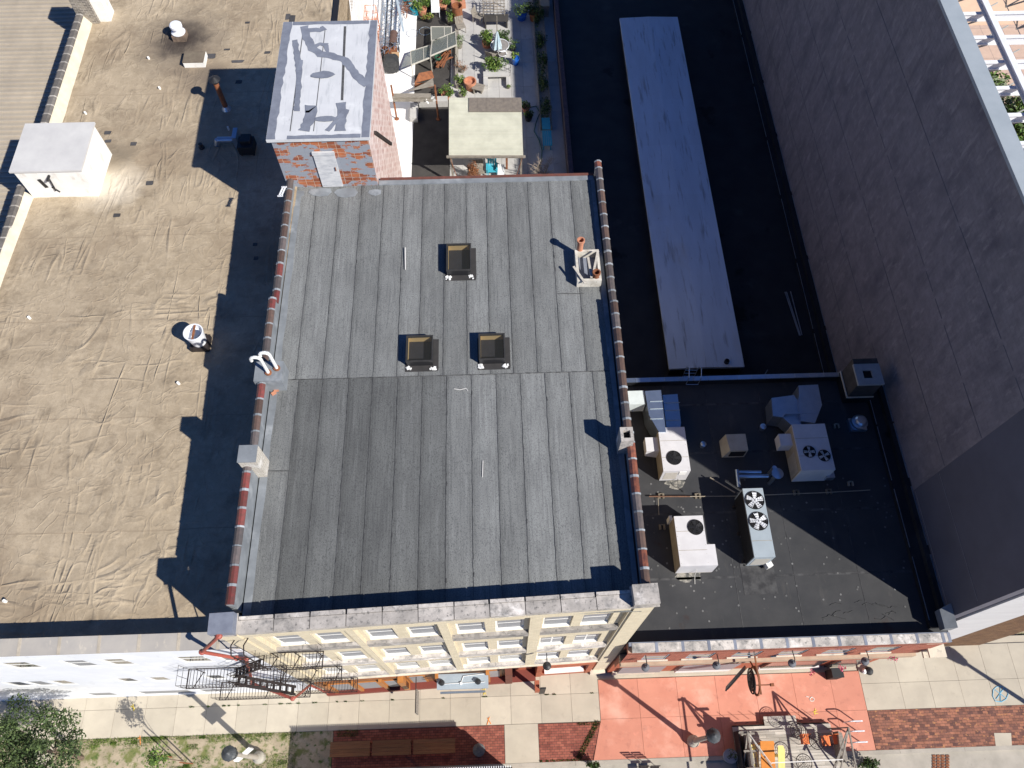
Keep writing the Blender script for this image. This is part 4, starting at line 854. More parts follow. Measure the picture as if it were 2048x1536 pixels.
for i, (px, py, l) in enumerate(((298,118,'small pipe vent left of the square hatch'),(320,178,'small pipe vent just left of the penthouse shadow'),(172,228,'small pipe vent behind the white bulkhead'),(60,637,'small pipe vent alone near the left parapet'),(358,768,'small pipe vent just left of the shadow, in front of the drum vent'),(12,1203,'small pipe vent at the front left corner of the tan roof'))):
    b = L_(px, py); o = MB(); o.lathe(b, [(.06,0),(.06,.14),(.04,.145),(.04,.1)], 12, False); o.lathe(b, [(.04,.1),(0,.1)], 12, False); tag(o.build('pipe_vent', M['whitestucco']), l, 'pipe vent', 'small pipe vents on the tan roof')
t = thing('flue_stack', 'tall rusty brown flue with round cap in the penthouse shadow', 'flue', L_(452, 218)); b = L_(453, 218)
o = MB(); o.tube(b, b+Vector((0,0,1.7)), .13, n=14); o.build('flue_pipe', M['rust'], t); o = MB(); o.lathe(b+Vector((0,0,1.7)), [(.14,0),(.15,.12),(.3,.2),(.06,.36),(0,.37)], 18, False); o.build('flue_cap', M['black'], t); o = MB(); o.lathe(b, [(.25,0),(.14,.2)], 16); o.build('flue_base', M['galv'], t)
t = thing('duct_fan', 'blue grey duct blower lying in the penthouse shadow on the tan roof', 'blower', L_(470, 300))
o = MB(); a = L_(440, 290)+Vector((0,0,.35)); b = L_(474, 289)+Vector((0,0,.35)); o.tube(a, b, .15, n=16); o.tube(a, a+Vector((-.12,-.06,-.3)), .15, n=16); o.build('duct', M['galv'], t)
c = L_(480, 288); o = MB(); o.cbox(c+Vector((-.05,0,.05)), .22, .7, .7); o.build('transition', M['galv'], t); c = L_(498, 302); o = MB(); o.cbox(c+Vector((0,0,.12)), .75, .75, .5); o.cbox(c+Vector((.03,.1,.62)), .5, .5, .18); o.build('blower_box', M['black'], t)
o = MB(); 
for dx in (-.3,.3): 
    for dy in (-.3,.3): o.cbox(c+Vector((dx,dy,0)), .06, .06, .14)
o.build('blower_feet', M['iron'], t)
b = L_(404, 296); o = MB(); o.lathe(b, [(.14,0),(.14,.1),(.1,.12),(.1,.28)], 14); tag(o.build('pot_vent', M['black']), 'small black vent left of the duct blower in shadow', 'roof vent')
b = L_(458, 260); o = MB(); o.lathe(b, [(.05,0),(.05,.22)], 10); tag(o.build('pipe_vent', M['whitestucco']), 'small pipe vent inside the penthouse shadow', 'pipe vent', 'small pipe vents on the tan roof')

# ---- black mechanical roof things
def vent_fan(m, mb, c, r, nb, white=False): ...
def fan(t, c, r, nb, bm='black', tilt=0):
    o = MB(); o.lathe(c, [(r,.0),(r,.03),(r*.94,.03),(r*.94,-.0)], 28, False); f = o.build('fan_ring', M['black'], t)
    o = MB(); o.face([(c[0]+r*.94*math.cos(i*.2243995), c[1]+r*.94*math.sin(i*.2243995), c[2]+.004) for i in range(28)]); o.build('fan_recess_shade_disc', M['hole'], f)  # flat dark disc on the lid paints the shade of a fan recess
    o = MB()
    for k in range(nb):
        a = 6.2832*k/nb+tilt; ca, sa = math.cos(a), math.sin(a); w0, w1 = r*.14, r*.26
        p = lambda d, s_: (c[0]+ca*d-sa*s_, c[1]+sa*d+ca*s_, c[2]+.02+(s_*.15))
        o.face([p(r*.15,-w0), p(r*.88,-w1), p(r*.88,w1), p(r*.15,w0)])
    o.lathe((c[0], c[1], c[2]+.012), [(r*.2,0),(r*.2,.02),(0,.022)], 14, False)
    o.build('fan_blades', M[bm], f)
    o = MB()
    for k in (.35,.6,.82): o.ring((c[0], c[1], c[2]+.045), r*k, .006, 24)
    for k in range(6):
        a = 1.047*k; o.tube((c[0],c[1],c[2]+.045), (c[0]+r*math.cos(a), c[1]+r*math.sin(a), c[2]+.045), .005, n=4)
    o.build('fan_guard', M['black'], f)
def louvre(t, x0, x1, y0, y1, z0, z1, face, m='black', n=8):
    """louvred grille on a box side: recessed dark field with slats"""
    o = MB()
    for i in range(n):
        z = z0+(z1-z0)*i/n
        if face == 'y': o.box(x0, x1, y0-.014, y0-.003, z, z+(z1-z0)/n*.55)
        else: o.box(x0-.014, x0-.003, y0, y1, z, z+(z1-z0)/n*.55)
    o.build('louvre', M[m], t)
# front-left and rear-left package units
t = thing('package_unit', 'white rooftop unit with one fan and a side hood, half in shade', 'rooftop unit', (7.4, 12.8, HZ))
o = MB(); o.box(6.93, 8.1, 11.95, 14.0, HZ+.12, 8.35); o.build('cabinet', M['unit'], t)
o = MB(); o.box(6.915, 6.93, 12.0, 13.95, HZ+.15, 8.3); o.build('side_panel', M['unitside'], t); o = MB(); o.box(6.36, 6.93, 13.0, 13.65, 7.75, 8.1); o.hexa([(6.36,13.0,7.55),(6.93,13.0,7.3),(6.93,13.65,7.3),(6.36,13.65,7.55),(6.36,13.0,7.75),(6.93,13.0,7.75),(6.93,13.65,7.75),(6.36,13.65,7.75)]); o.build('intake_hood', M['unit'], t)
fan(t, (7.46, 12.55, 8.352), .33, 5); louvre(t, 7.05, 7.6, 11.95, 0, HZ+.3, 8.2, 'y', 'beigegrill')
o = MB(); o.box(7.65, 7.95, 11.93, 11.95, 7.9, 8.25); o.build('control_panel', M['whitetrim'], t)
o = MB(); o.box(6.95, 8.08, 11.98, 13.98, HZ, HZ+.12); o.build('curb', M['black'], t)
o = MB(); o.path([(7.7,11.9,7.5),(7.7,11.6,7.3),(7.9,11.5,HZ+.05),(7.95,11.4,HZ+.05)], .015, 6); o.build('conduit', M['black'], t)
t = thing('package_unit', 'white rooftop unit with one fan and a stepped corner, nearest the front', 'rooftop unit', (7.8, 8.9, HZ))
o = MB(); o.prism([(7.12,7.85),(8.65,7.85),(8.65,8.72),(8.32,8.72),(8.32,9.95),(7.12,9.95)], HZ+.12, 8.35); o.build('cabinet', M['unit'], t)
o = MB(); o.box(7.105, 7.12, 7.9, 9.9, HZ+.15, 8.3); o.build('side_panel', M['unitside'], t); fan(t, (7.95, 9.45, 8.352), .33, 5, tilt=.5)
o = MB(); o.prism([(7.14,7.87),(8.63,7.87),(8.63,8.7),(8.3,8.7),(8.3,9.93),(7.14,9.93)], HZ, HZ+.12); o.build('curb', M['unitside'], t)
o = MB(); o.path([(7.9,7.83,7.8),(7.88,7.7,7.4),(7.92,7.6,HZ+.03),(7.9,7.4,HZ+.02)], .012, 6); o.box(7.0,7.12,9.9,10.1,HZ+.3,HZ+.9); o.build('conduit', M['stick'], t)
t = thing('condenser_unit', 'long grey condenser unit with two large white bladed fans on top', 'condenser', (10.5, 9.5, HZ))
o = MB(); o.box(10.1, 10.95, 8.05, 10.98, HZ+.2, 8.6); o.build('cabinet', M['unitgrey'], t)
o = MB(); o.box(10.085, 10.1, 8.1, 10.9, HZ+.22, 8.5); o.build('coil', mat('coil_black', (.035,.03,.028), (.055,.045,.04), 6), t)
louvre(t, 10.085, 0, 8.1, 10.9, HZ+.25, 8.48, 'x', 'black', 10)
fan(t, (10.52, 10.45, 8.602), .40, 5, 'white', .2); fan(t, (10.52, 9.55, 8.602), .40, 5, 'white', .5)
o = MB()
for a in (8.2, 9.4, 10.6): o.box(10.0, 11.05, a, a+.1, HZ, HZ+.2)
o.build('support_rail', M['iron'], t); louvre(t, 10.2, 10.85, 8.05, 0, HZ+.35, 8.4, 'y', 'beigegrill', 6)
o = MB(); o.cbox((11.0, 8.0, HZ+.15), .25, .2, .35, .4); o.build('white_drain_box', M['pvc'], t)
t = thing('package_unit', 'large shaded rooftop unit with two small fans and a grey duct, by the tall wall', 'rooftop unit', (13.5, 12.7, HZ))
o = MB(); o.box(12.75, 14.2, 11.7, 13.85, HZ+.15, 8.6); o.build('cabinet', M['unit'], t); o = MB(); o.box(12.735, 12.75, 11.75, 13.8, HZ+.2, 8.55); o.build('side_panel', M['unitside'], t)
louvre(t, 12.733, 0, 11.8, 12.7, HZ+.3, 8.3, 'x', 'beigegrill', 7); o = MB(); o.box(12.2, 12.75, 13.0, 13.55, 7.7, 8.3); o.build('intake_hood', M['unit'], t)
fan(t, (13.25, 12.55, 8.602), .27, 4, 'whitetrim'); fan(t, (13.85, 12.35, 8.602), .27, 4, 'whitetrim', .4)
o = MB(); o.box(12.8, 14.15, 11.75, 13.8, HZ, HZ+.15); o.build('curb', M['black'], t); o = MB(); o.cbox((14.25, 11.75, HZ+.5), .35, .3, .3); o.build('vent_hood', M['galv'], t)
# ducts
def poly_duct(name, label, pxs, z, t=None):
    pass
for nm, (x0, x1, y0, y1, z) in (('package_unit', (6.95,8.08,11.97,13.98,8.351)), ('package_unit.001', (7.14,8.3,7.87,9.93,8.351)), ('condenser_unit', (10.12,10.93,8.07,10.96,8.601)), ('package_unit.002', (12.77,14.18,11.72,13.83,8.601))):
    o = MB(); k_ = 2 if nm != 'condenser_unit' else 3
    for k in range(1, k_+1): y = y0+(y1-y0)*(k/(k_+1))*(.92 if k == 1 else 1.04); o.box(x0, x1, y-.008, y+.008, z, z+.003)
    for x in (x0+.03, x1-.04): 
        for k in range(6): yy = y0+.1+(y1-y0-.2)*k/5; o.box(x-.008, x+.008, yy-.008, yy+.008, z, z+.006)
    o.build('panel_seam', M['unitside'], bpy.data.objects[nm])
t = thing('sheet_duct', 'crooked galvanised sheet duct rising from the unit by the tall wall', 'duct', (13.0, 14.8, HZ))
o = MB(); q = lambda px, py, zz: tuple(at(px, py, zz)[:2])
o.prism([q(1588,790,8.2), q(1606,820,8.2), q(1600,842,8.2), q(1562,834,8.2), q(1546,832,8.2), q(1543,796,8.2)], HZ+.1, 8.2); o.prism([q(1597,771,8.5), q(1636,769,8.5), q(1644,810,8.5), q(1630,846,8.5), q(1602,842,8.5), q(1600,815,8.5)], HZ+.3, 8.5); o.prism([q(1566,835,8.3), q(1605,842,8.3), q(1598,853,8.3), q(1586,853,8.3)], HZ+.3, 8.3)
o.build('duct_body', M['galv'], t); o = MB(); o.box(12.6,14.1,14.4,14.46,8.2,8.53); o.build('duct_flange', M['galv'], t)
t = thing('sheet_duct', 'blue reflecting galvanised duct behind the half shaded package unit', 'duct', (6.4, 15.3, HZ))
o = MB(); o.prism([q(1290,782,8.4), q(1322,780,8.4), q(1332,864,8.4), q(1318,864,8.4), q(1298,830,8.4)], HZ+.1, 8.4); o.build('duct_body', M['galv'], t); o = MB(); o.prism([q(1325,790,8.1), q(1355,788,8.1), q(1362,845,8.1), q(1360,864,8.1), q(1334,864,8.1)], HZ+.1, 8.1); o.build('duct_branch', M['galv'], t)
o = MB(); o.prism([q(1255,782,8.3), q(1288,781,8.3), q(1291,808,8.3), q(1258,809,8.3)], HZ+.45, 8.3); o.build('intake_cap', mat('cap_metal', (.62,.68,.68), (.55,.6,.6), 2, rough=.3), t)
o = MB()
for k in (803, 818, 838): 
    a, b = at(1300, k, 8.42), at(1326, k-1, 8.42); o.bar(a, b, .02, .03); a, b = at(1330, k+3, 8.12), at(1360, k+2, 8.12); o.bar(a, b, .02, .03)
o.build('duct_seam', M['unitgrey'], t)
t = thing('exhaust_box', 'tan box vent with sloping side between the units', 'roof vent', at(1470, 890, HZ))
c = at(1472, 884, 7.9); o = MB(); o.hexa([(c.x-.5,c.y-.4,HZ),(c.x+.5,c.y-.4,HZ),(c.x+.5,c.y+.4,HZ),(c.x-.5,c.y+.4,HZ),(c.x-.32,c.y-.4,7.9),(c.x+.48,c.y-.4,7.9),(c.x+.48,c.y+.38,7.9),(c.x-.4,c.y+.38,7.9)]); o.build('housing', mat('tan_sheet', (.52,.46,.36), (.42,.36,.28), 2, rough=.4), t); o = MB(); o.box(c.x-.25, c.x+.42, c.y-.42, c.y-.4, HZ+.15, 7.75); o.build('outlet', M['hole'], t)
for (px, py, r, l) in ((1523,858,.13,'small shiny round vent between the tan box and the shaded unit'),(1404,893,.12,'small round vent left of the tan box vent')):
    c = at(px, py, HZ); o = MB(); o.lathe(c, [(r*.8,0),(r*.8,.2),(r*1.1,.22),(r*1.1,.3),(r*.5,.34)], 16); tag(o.build('round_vent', M['galv']), l, 'roof vent', 'small round vents on the black roof')
t = thing('mushroom_vent', 'shiny mushroom exhaust vent on a square curb near the tall wall', 'roof vent', at(1712, 850, HZ))
c = at(1712, 852, HZ); o = MB(); o.cbox(c, .75, .6, .2); o.build('curb', M['galv'], t); o = MB(); o.lathe((c.x, c.y, HZ+.2), [(.3,0),(.3,.15),(.36,.16),(.36,.26),(.27,.28),(.27,.42),(.2,.5),(0,.52)], 22, False); o.build('dome', M['galv'], t)
t = thing('exhaust_pipes', 'run of shiny exhaust pipes with a round cap behind the condenser', 'pipes', at(1500, 950, HZ))
o = MB(); z = HZ+.55; p = [at(1474,940,z), at(1478,975,z)]; o.path(p, .09, 12); o.path([at(1474,944,z), at(1522,944,z)], .075, 12); o.path([at(1476,953,z), at(1536,952,z)], .085, 12); o.tube(at(1537,950,HZ), at(1537,950,HZ)+Vector((0,0,.9)), .1, n=12); o.build('pipe_run', M['galv'], t)
c = at(1556, 946, HZ+1.3); o = MB(); o.lathe((c.x, c.y, c.z-.1), [(.24,0),(.25,.06),(.1,.1),(0,.11)], 22, False); o.build('round_cap', M['galv'], t); o = MB(); b = at(1545, 970, HZ); o.tube((c.x, c.y, HZ), (c.x, c.y, c.z-.08), .08, n=12); o.build('riser', M['galv'], t)
o = MB(); o.path([at(1420,955,HZ+.3), at(1470,985,HZ+.35)], .03, 8); o.build('stay', M['unitside'], t)
t = thing('gas_pipe', 'thin gas pipe crossing the black roof on small blocks', 'pipe', at(1400, 993, HZ))
o = MB(); o.path([at(1298,993,HZ+.14), at(1380,993,HZ+.14)], .03, 8); o.build('rusty_run', M['oldrust'], t); o = MB(); o.path([at(1380,993,HZ+.14), at(1480,992,HZ+.14), at(1650,985,HZ+.14), at(1740,980,HZ+.14)], .02, 8); o.path([at(1316,995,HZ+.12), at(1318,1030,HZ+.12)], .015, 6); o.build('dark_run', M['unitside'], t)
for px, py in ((1322,993),(1395,993),(1592,986),(1657,984),(1324,1055)):
    o = MB(); c = at(px, py, HZ); o.cbox((c.x-.09,c.y,HZ), .08, .22, .11); o.cbox((c.x+.09,c.y,HZ), .08, .22, .11); o.cbox((c.x,c.y+.1,HZ), .1, .04, .1); o.build('pipe_block', mat('block_tan', (.20,.17,.13), (.15,.13,.10), 4), t)
for i, (px, py, l) in enumerate(((1672,853,'U shaped pipe block nearest the mushroom vent'),(1700,968,'U shaped pipe block alone by the tall wall'))):
    o = MB(); c = at(px, py, HZ); o.cbox((c.x-.09,c.y,HZ), .07, .2, .1); o.cbox((c.x+.09,c.y,HZ), .07, .2, .1); o.cbox((c.x,c.y+.09,HZ), .12, .05, .1); tag(o.build('pipe_block', M['unitside']), l, 'pipe support')
t = thing('wall_chimney', 'square brick chimney with pale slab cap standing against the tall wall', 'chimney', at(1715, 800, HZ))
a, b = at(1694,795,HZ+.6), at(1742,795,HZ+.6); o = MB(); o.box(a.x, b.x+.1, a.y, a.y+1.35, HZ-.2, HZ+.6); o.build('base', M['epdm_dark'], t); o = MB(); o.box(a.x-.04, b.x+.1, a.y-.04, a.y, HZ+.6, HZ+.68); o.box(a.x-.04, a.x, a.y, a.y+1.35, HZ+.6, HZ+.68); o.build('base_trim', M['stonel'], t)
o = MB(); o.box(a.x+.04, b.x+.06, a.y+.04, a.y+1.3, HZ+.6, HZ+1.9); o.build('shaft', mat('dark_chimney', (.09,.08,.075), (.06,.055,.05), 3), t)
p = [tuple(at(x_, y_, HZ+2.0)[:2]) for x_, y_ in ((1718,770),(1770,768),(1762,727),(1706,727))]; x0, x1, y0, y1 = p[0][0]-.02, p[1][0]-.02, p[0][1], p[2][1]; cx, cy = (x0+x1)/2-.05, (y0+y1)/2; o = MB()
for a_, b_, c_, d_ in ((x0,x1,y0,cy-.2),(x0,x1,cy+.2,y1),(x0,cx-.2,cy-.2,cy+.2),(cx+.2,x1,cy-.2,cy+.2)): o.box(a_, b_, c_, d_, HZ+1.9, HZ+2.02)
o.build('cap_slab', mat('cap_concrete', (.36,.38,.39), (.3,.32,.33), 3), t); o = MB(); o.box(cx-.2, cx+.2, cy-.2, cy+.2, HZ+1.9, HZ+1.93); o.build('flue', M['hole'], t)
o = MB(); 
for px in (1372, 1396):
    b = at(px, 768, HZ+.4); o.path([b, b+Vector((0,-.05,.7)), b+Vector((0,.3,.95)), b+Vector((0,.6,.6)), b+Vector((0,.62,-3.5))], .018, 6)
a = at(1372, 768, HZ+.4); c = at(1396, 768, HZ+.4)
for k in range(13): o.tube(a+Vector((0,.62,-3.4+.3*k)), c+Vector((0,.62,-3.4+.3*k)), .012, n=5)
o.tube(a+Vector((0,-.05,.05)), c+Vector((0,-.05,.05)), .014, n=5)
tag(o.build('roof_ladder', M['galv']), 'thin steel ladder with looped rails at the parapet between the two black roofs', 'ladder')
o = MB(); o.path([at(1570,584,KZ+.05), at(1599,671,KZ+.05)], .03, 6); o.path([at(1573,584,KZ+.05), at(1601,671,KZ+.05)], .03, 6); tag(o.build('loose_pipes', M['galv']), 'pair of long thin pipes lying close together on the rear black roof', 'pipes')
o = MB(); o.path([at(1581,583,KZ+.05), at(1604,670,KZ+.05)], .03, 6); tag(o.build('loose_pipe', M['galv']), 'single long pipe lying right of the pair on the rear black roof', 'pipe')
c = at(1453, 724, 3.95); o = MB(); o.lathe((c.x, c.y, 3.85), [(.13,0),(.13,.25),(.09,.26),(.09,.1)], 14, False); o.lathe((c.x,c.y,3.85),[(.09,.12),(0,.12)],14,False); tag(o.build('black_vent', M['black']), 'short black vent at the front edge of the long pale roof strip', 'roof vent')
o = MB(); o.bar(at(1535,740,KZ+.06), at(1526,755,KZ+.3), .05, .05); tag(o.build('leaning_batten', M['flash']), 'short grey batten leaning by the parapet on the rear black roof', 'batten')
# lightning ladder shadow caster: small iron bracket near corner of penthouse
# ================================================================ fire escape on the facade
t = thing('fire_escape', 'black iron fire escape with slatted balconies at the left corner of the cream facade', 'fire escape', (-8.5, 4.0, 0))
def balcony(x0, x1, z, y1=4.32, dep=1.05):
    y0 = y1-dep; o = MB()
    for (a, b, c, d) in ((x0,x1,y0,y0+.03),(x0,x1,y1-.03,y1),(x0,x0+.03,y0,y1),(x1-.03,x1,y0,y1)): o.box(a, b, c, d, z-.06, z)
    x = x0+.1
    while x < x1-.06: o.box(x, x+.014, y0+.05, y1-.05, z-.02, z+.004); x += .125
    fl_ = o.build('balcony_floor', M['iron'], t); o = MB()
    for h in (.5, 1.0): o.path([(x0,y1,z+h),(x0,y0,z+h),(x1,y0,z+h),(x1,y1,z+h)], .008, 6)
    x = x0
    while x <= x1+.01: o.tube((x,y0,z), (x,y0,z+1.0), .007, n=4); x += .125
    for y in (y0+.35, y0+.7):
        o.tube((x0,y,z),(x0,y,z+1.0),.009,n=4); o.tube((x1,y,z),(x1,y,z+1.0),.009,n=4)
    o.build('railing', M['iron'], t); x = x0+.25
    while x < x1: o = MB(); o.bar((x,y0+.03,z-.07),(x,y1,z-.95),.025,.025); o.bar((x,y1-.02,z-.07),(x,y1-.02,z-1.1),.025,.025); x += (x1-x0-.5)/2-.001; o.build('bracket', M['iron'], t)
balcony(-8.55, -6.45, 11.0, 4.62, .6); balcony(-12.0, -8.3, 8.7, 4.5, .72); balcony(-8.9, -6.5, 7.3, 4.62, .55); balcony(-12.1, -8.3, 4.6, 4.5, .72); balcony(-8.9, -6.5, 3.7, 4.62, .6)
def stair(a, b, n=14, w=.38):
    a, b = Vector(a), Vector(b); o = MB(); off = Vector((0, w, 0)); o.bar(a, b, .03, .1); o.bar(a+off, b+off, .03, .1)
    for k in range(n): p = a.lerp(b, (k+.5)/n); o.box(p.x-.05, p.x+.05, p.y, p.y+w, p.z-.01, p.z+.01)
    for h in (.5, .9): o.path([a+Vector((0,0,h)), b+Vector((0,0,h))], .014, 5)
    for k in range(5): p = a.lerp(b, k/4); o.tube(p, p+Vector((0,0,.9)), .01, n=4)
    o.build('stair_flight', M['iron'], t)
stair((-8.6,4.1,11.0), (-10.2,4.1,8.8), 7, .3); stair((-10.2,3.9,8.7), (-8.9,3.9,4.7), 9, .3)
o = MB(); A = aty(448, 1275, 4.0)
for dx in (0, .5):
    x = -8.62+dx*.8; o.path([(x, 4.6, 14.0), (x-.05, 4.35, 14.2), (x-.1, 4.1, 13.9), (x-.1, 4.05, 11.1)], .022, 8)
for k in range(8): o.tube((-8.72, 4.05, 11.3+.33*k), (-8.32, 4.05, 11.3+.33*k), .014, n=5)
o.build('roof_ladder', M['iron'], t)
o = MB(); pts = [(520,210,4.38),(345,395,4.3),(720,465,4.38),(825,480,4.3)]
P3 = [aty(340+x*.1855, 1230+y*.1855, Y) for x, y, Y in pts]
P3 += [Vector((P3[-1].x-.0, 4.3, 6.2)), aty(340+890*.1855, 1230+740*.1855, 4.3), aty(340+1320*.1855, 1230+900*.1855, 3.3)]
P3 = [aty(438,1272,4.48), aty(404,1304,4.3)] + [aty(340+720*.1855, 1230+465*.1855, 4.36), aty(492,1318,4.3), aty(505,1367,4.3), aty(585,1397,3.6)]
o.path(P3, .06, 10)
for p in P3: o.lathe((p.x, p.y, p.z-.08), [(.05,0),(.095,.03),(.095,.13),(.05,.16)], 10)
tag(o.build('red_pipe', M['rustred']), 'thick red pipe zigzagging down across the fire escape', 'pipe')
o = MB(); o.path([aty(590,1395,3.5), aty(620,1370,4.3), aty(655,1386,4.3)], .05, 10); tag(o.build('red_hose_pipe', M['rustred']), 'thin red pipe at the foot of the fire escape, by the cream wall', 'pipe')

# storefront attachments
t = thing('sign_canopy', 'flat grey metal entrance canopy with white conduit and two black spotlights', 'canopy', (-2.0, 4.2, 2.9))
o = MB(); o.box(-3.12, -.85, 4.08, 4.72, 2.85, 3.0); o.build('canopy_slab', M['unitgrey'], t); o = MB(); o.path([(-3.0,4.3,3.03),(-1.0,4.33,3.03)], .015, 6); o.path([(-2.05,4.33,3.03),(-1.95,4.6,3.03),(-.95,4.68,3.03)], .015, 6); o.cbox((-2.05,4.3,3.0), .1, .1, .08); o.build('conduit', M['pvc'], t)
for x in (-2.9, -1.3): o = MB(); o.lathe((x, 4.35, 3.0), [(.12,0),(.13,.08),(.07,.2),(0,.21)], 14, False); o.cbox((x-.04,4.3,3.19),.07,.07,.04); o.build('spotlight', M['black'], t)
o = MB(); o.box(-3.0, -1.0, 3.95, 4.03, 2.5, 2.62); o.tube((-3.0,3.99,2.56),(-1.0,3.99,2.56),.05,n=8); o.build('front_tube', M['galv'], t)
t = thing('blade_sign', 'narrow grey board sign on a bracket left of the entrance canopy', 'sign', (-4.1, 4.1, 2.2)); o = MB(); o.box(-4.12, -4.06, 3.2, 4.2, 1.5, 2.5); o.build('board', M['wood'], t); o = MB(); o.bar((-4.09,4.7,2.6),(-4.09,3.2,2.6),.04,.04); o.build('bracket', M['iron'], t)
t = thing('projecting_lamp', 'dark hooded lamp projecting over the orange brick shopfront', 'lamp', (2.0, 4.6, 2.7)); o = MB(); a = aty(1094,1332,4.35); o.lathe(a, [(.17,0),(.15,.08),(.06,.14),(0,.15)], 16, False); o.build('shade', M['black'], t); o = MB(); o.bar(a+Vector((0,0,.1)), a+Vector((0,.45,.25)), .04, .04); o.build('arm', M['black'], t)
t = thing('leaning_board', 'dark board sign standing by the orange brick shopfront door', 'sign', (1.95, 4.1, 0)); a = at(1084,1345,2.0); b = at(1087,1368,.1); o = MB(); o.box(a.x-.12, a.x+.14, 4.05, 4.12, .1, 2.2); o.build('board', M['black'], t); o = MB(); o.box(a.x-.35, a.x-.14, 4.0, 4.45, 1.2, 2.0); o.build('backing', M['oxide'], t)
# shop lamps on the brick shop
for i, (px, l) in enumerate(((1291,'shop lamp nearest the cream building'),(1433,'shop lamp left of the hanging round sign'),(1584,'shop lamp right of the hanging round sign'),(1730,'shop lamp furthest right on the brick shop'))):
    a = aty(px, 1335-(px-1291)*.028, 4.25); t = thing('gooseneck_lamp', 'grey dish '+l, 'lamp', a, 'dish lamps on the brick shop'); o = MB(); o.lathe(a, [(.17,0),(.15,.07),(.06,.14),(.035,.26)], 16); o.build('shade', mat('lamp_grey', (.16,.165,.18), (.12,.125,.14), 5), t); o = MB(); o.path([a+Vector((0,0,.3)), a+Vector((0,.1,.42)), a+Vector((0,.5,.3))], .02, 6); o.build('arm', M['black'], t)
t = thing('hanging_sign', 'round rusty iron sign hanging from a projecting bracket over the orange paving', 'sign', (10.9, 4.0, 2.6))
c = aty(1503, 1362, 3.75); o = MB(); o.lathe((0,0,0), [(0,0)], 3)
o = MB(); 
for k in range(4): o.ring(c, .5-.12*k, .03, 26, 'x')
for k in range(12): a_ = k*.5236; o.tube(c, c+Vector((0, math.cos(a_)*.5, math.sin(a_)*.5)), .015, n=5)
o.build('round_plate', M['iron'], t); o = MB(); o.ring(c+Vector((.16,0,0)), .56, .05, 26, 'x'); o.bar(c+Vector((.1,-.6,.7)), c+Vector((.1,.9,.7)), .06, .06); o.bar(c+Vector((.1,.9,-.2)), c+Vector((.1,.1,.7)), .05, .05); o.build('bracket', M['rust'], t)
o = MB(); o.path([c+Vector((.2,-.1,-.7)), c+Vector((1.0,-.1,-.7))], .025, 6); o.cbox(c+Vector((1.05,-.1,-.78)), .14, .12, .14); o.build('arm_counterweight', M['rust'], t)
t = thing('angled_sign', 'dark angled board sign left of the hanging round sign', 'sign', (10.0, 4.0, 1.5)); a, b = aty(1452,1378,3.7), aty(1490,1335,4.5); o = MB(); o.bar(a, b, .06, .8); o.build('board', M['black'], t); o = MB(); o.bar(a+Vector((.1,.0,-.1)), b+Vector((.1,0,-.1)), .05, .12); o.build('frame', M['woodbrown'], t)
t = thing('utility_box', 'dark square utility box against the brick shop above the orange paving', 'box', (15.9, 4.3, 0)); a = at(1675,1345,.9); o = MB(); o.cbox((a.x,4.45,0), .5, .4, .9); o.build('box', M['iron'], t); o = MB(); o.cbox((a.x,4.45,.9), .54, .44, .03); o.build('lid', M['black'], t)
for (px, py, l) in ((1624,1346,'pink flowers in front of the shop window'),(1684,1336,'small pink flowers beside the utility box'),(1785,1316,'pink flowers hanging at the right end of the brick shop')):
    a = aty(px, py, 4.3); o = MB(); o.leaves(a, (.22,.15,.12), 60, .09, seed=px); tag(o.build('flowers', [M['pink'], M['leaf']]), l, 'flowers')
t = thing('trash_bag', 'small black and white waste bag by the corner of the brick shop', 'bag', at(1740,1343,0)); a = at(1738,1342,.1); o = MB(); o.lathe((a.x,a.y,0), [(.16,0),(.2,.12),(.15,.24),(.04,.3)], 12); o.build('bag', M['cover'], t); o = MB(); o.lathe((a.x-.22,a.y,0), [(.1,0),(.13,.1),(.07,.2)], 10); o.build('white_bundle', M['pvc'], t)
o = MB(); 
for k in range(5):
    for j in range(4): a = at(1868+j*9, 1512+k*6, -.12); o.cbox((a.x,a.y,-.13), .16, .1, .03)
a = at(1880,1525,-.12); tag(o.build('drain_grate', M['rust']), 'rusty slotted drain grate in the gutter at the kerb', 'drain grate')
# corner awning edge on brick shop end
o = MB(); a = aty(1860,1296,4.6); o.box(17.3, 18.0, 4.3, 4.9, 6.2, 6.3); o.box(17.3,18.0,4.35,4.9,5.7,5.8); tag(o.build('end_ledge', M['stonel']), 'pale stone ledge at the right end of the brick shop', 'ledge')

# ================================================================ patio behind the main building (floor level PZ)
Q = lambda px, py, h=0: at(px, py, PZ+h)
def single(name, m, label, cat, mats, group=None, smooth=False): return tag(m.build(name, mats, smooth=smooth), label, cat, group)
LF = [M['leaf'], M['leaf2']]; LD = [M['leafd'], M['leaf']]
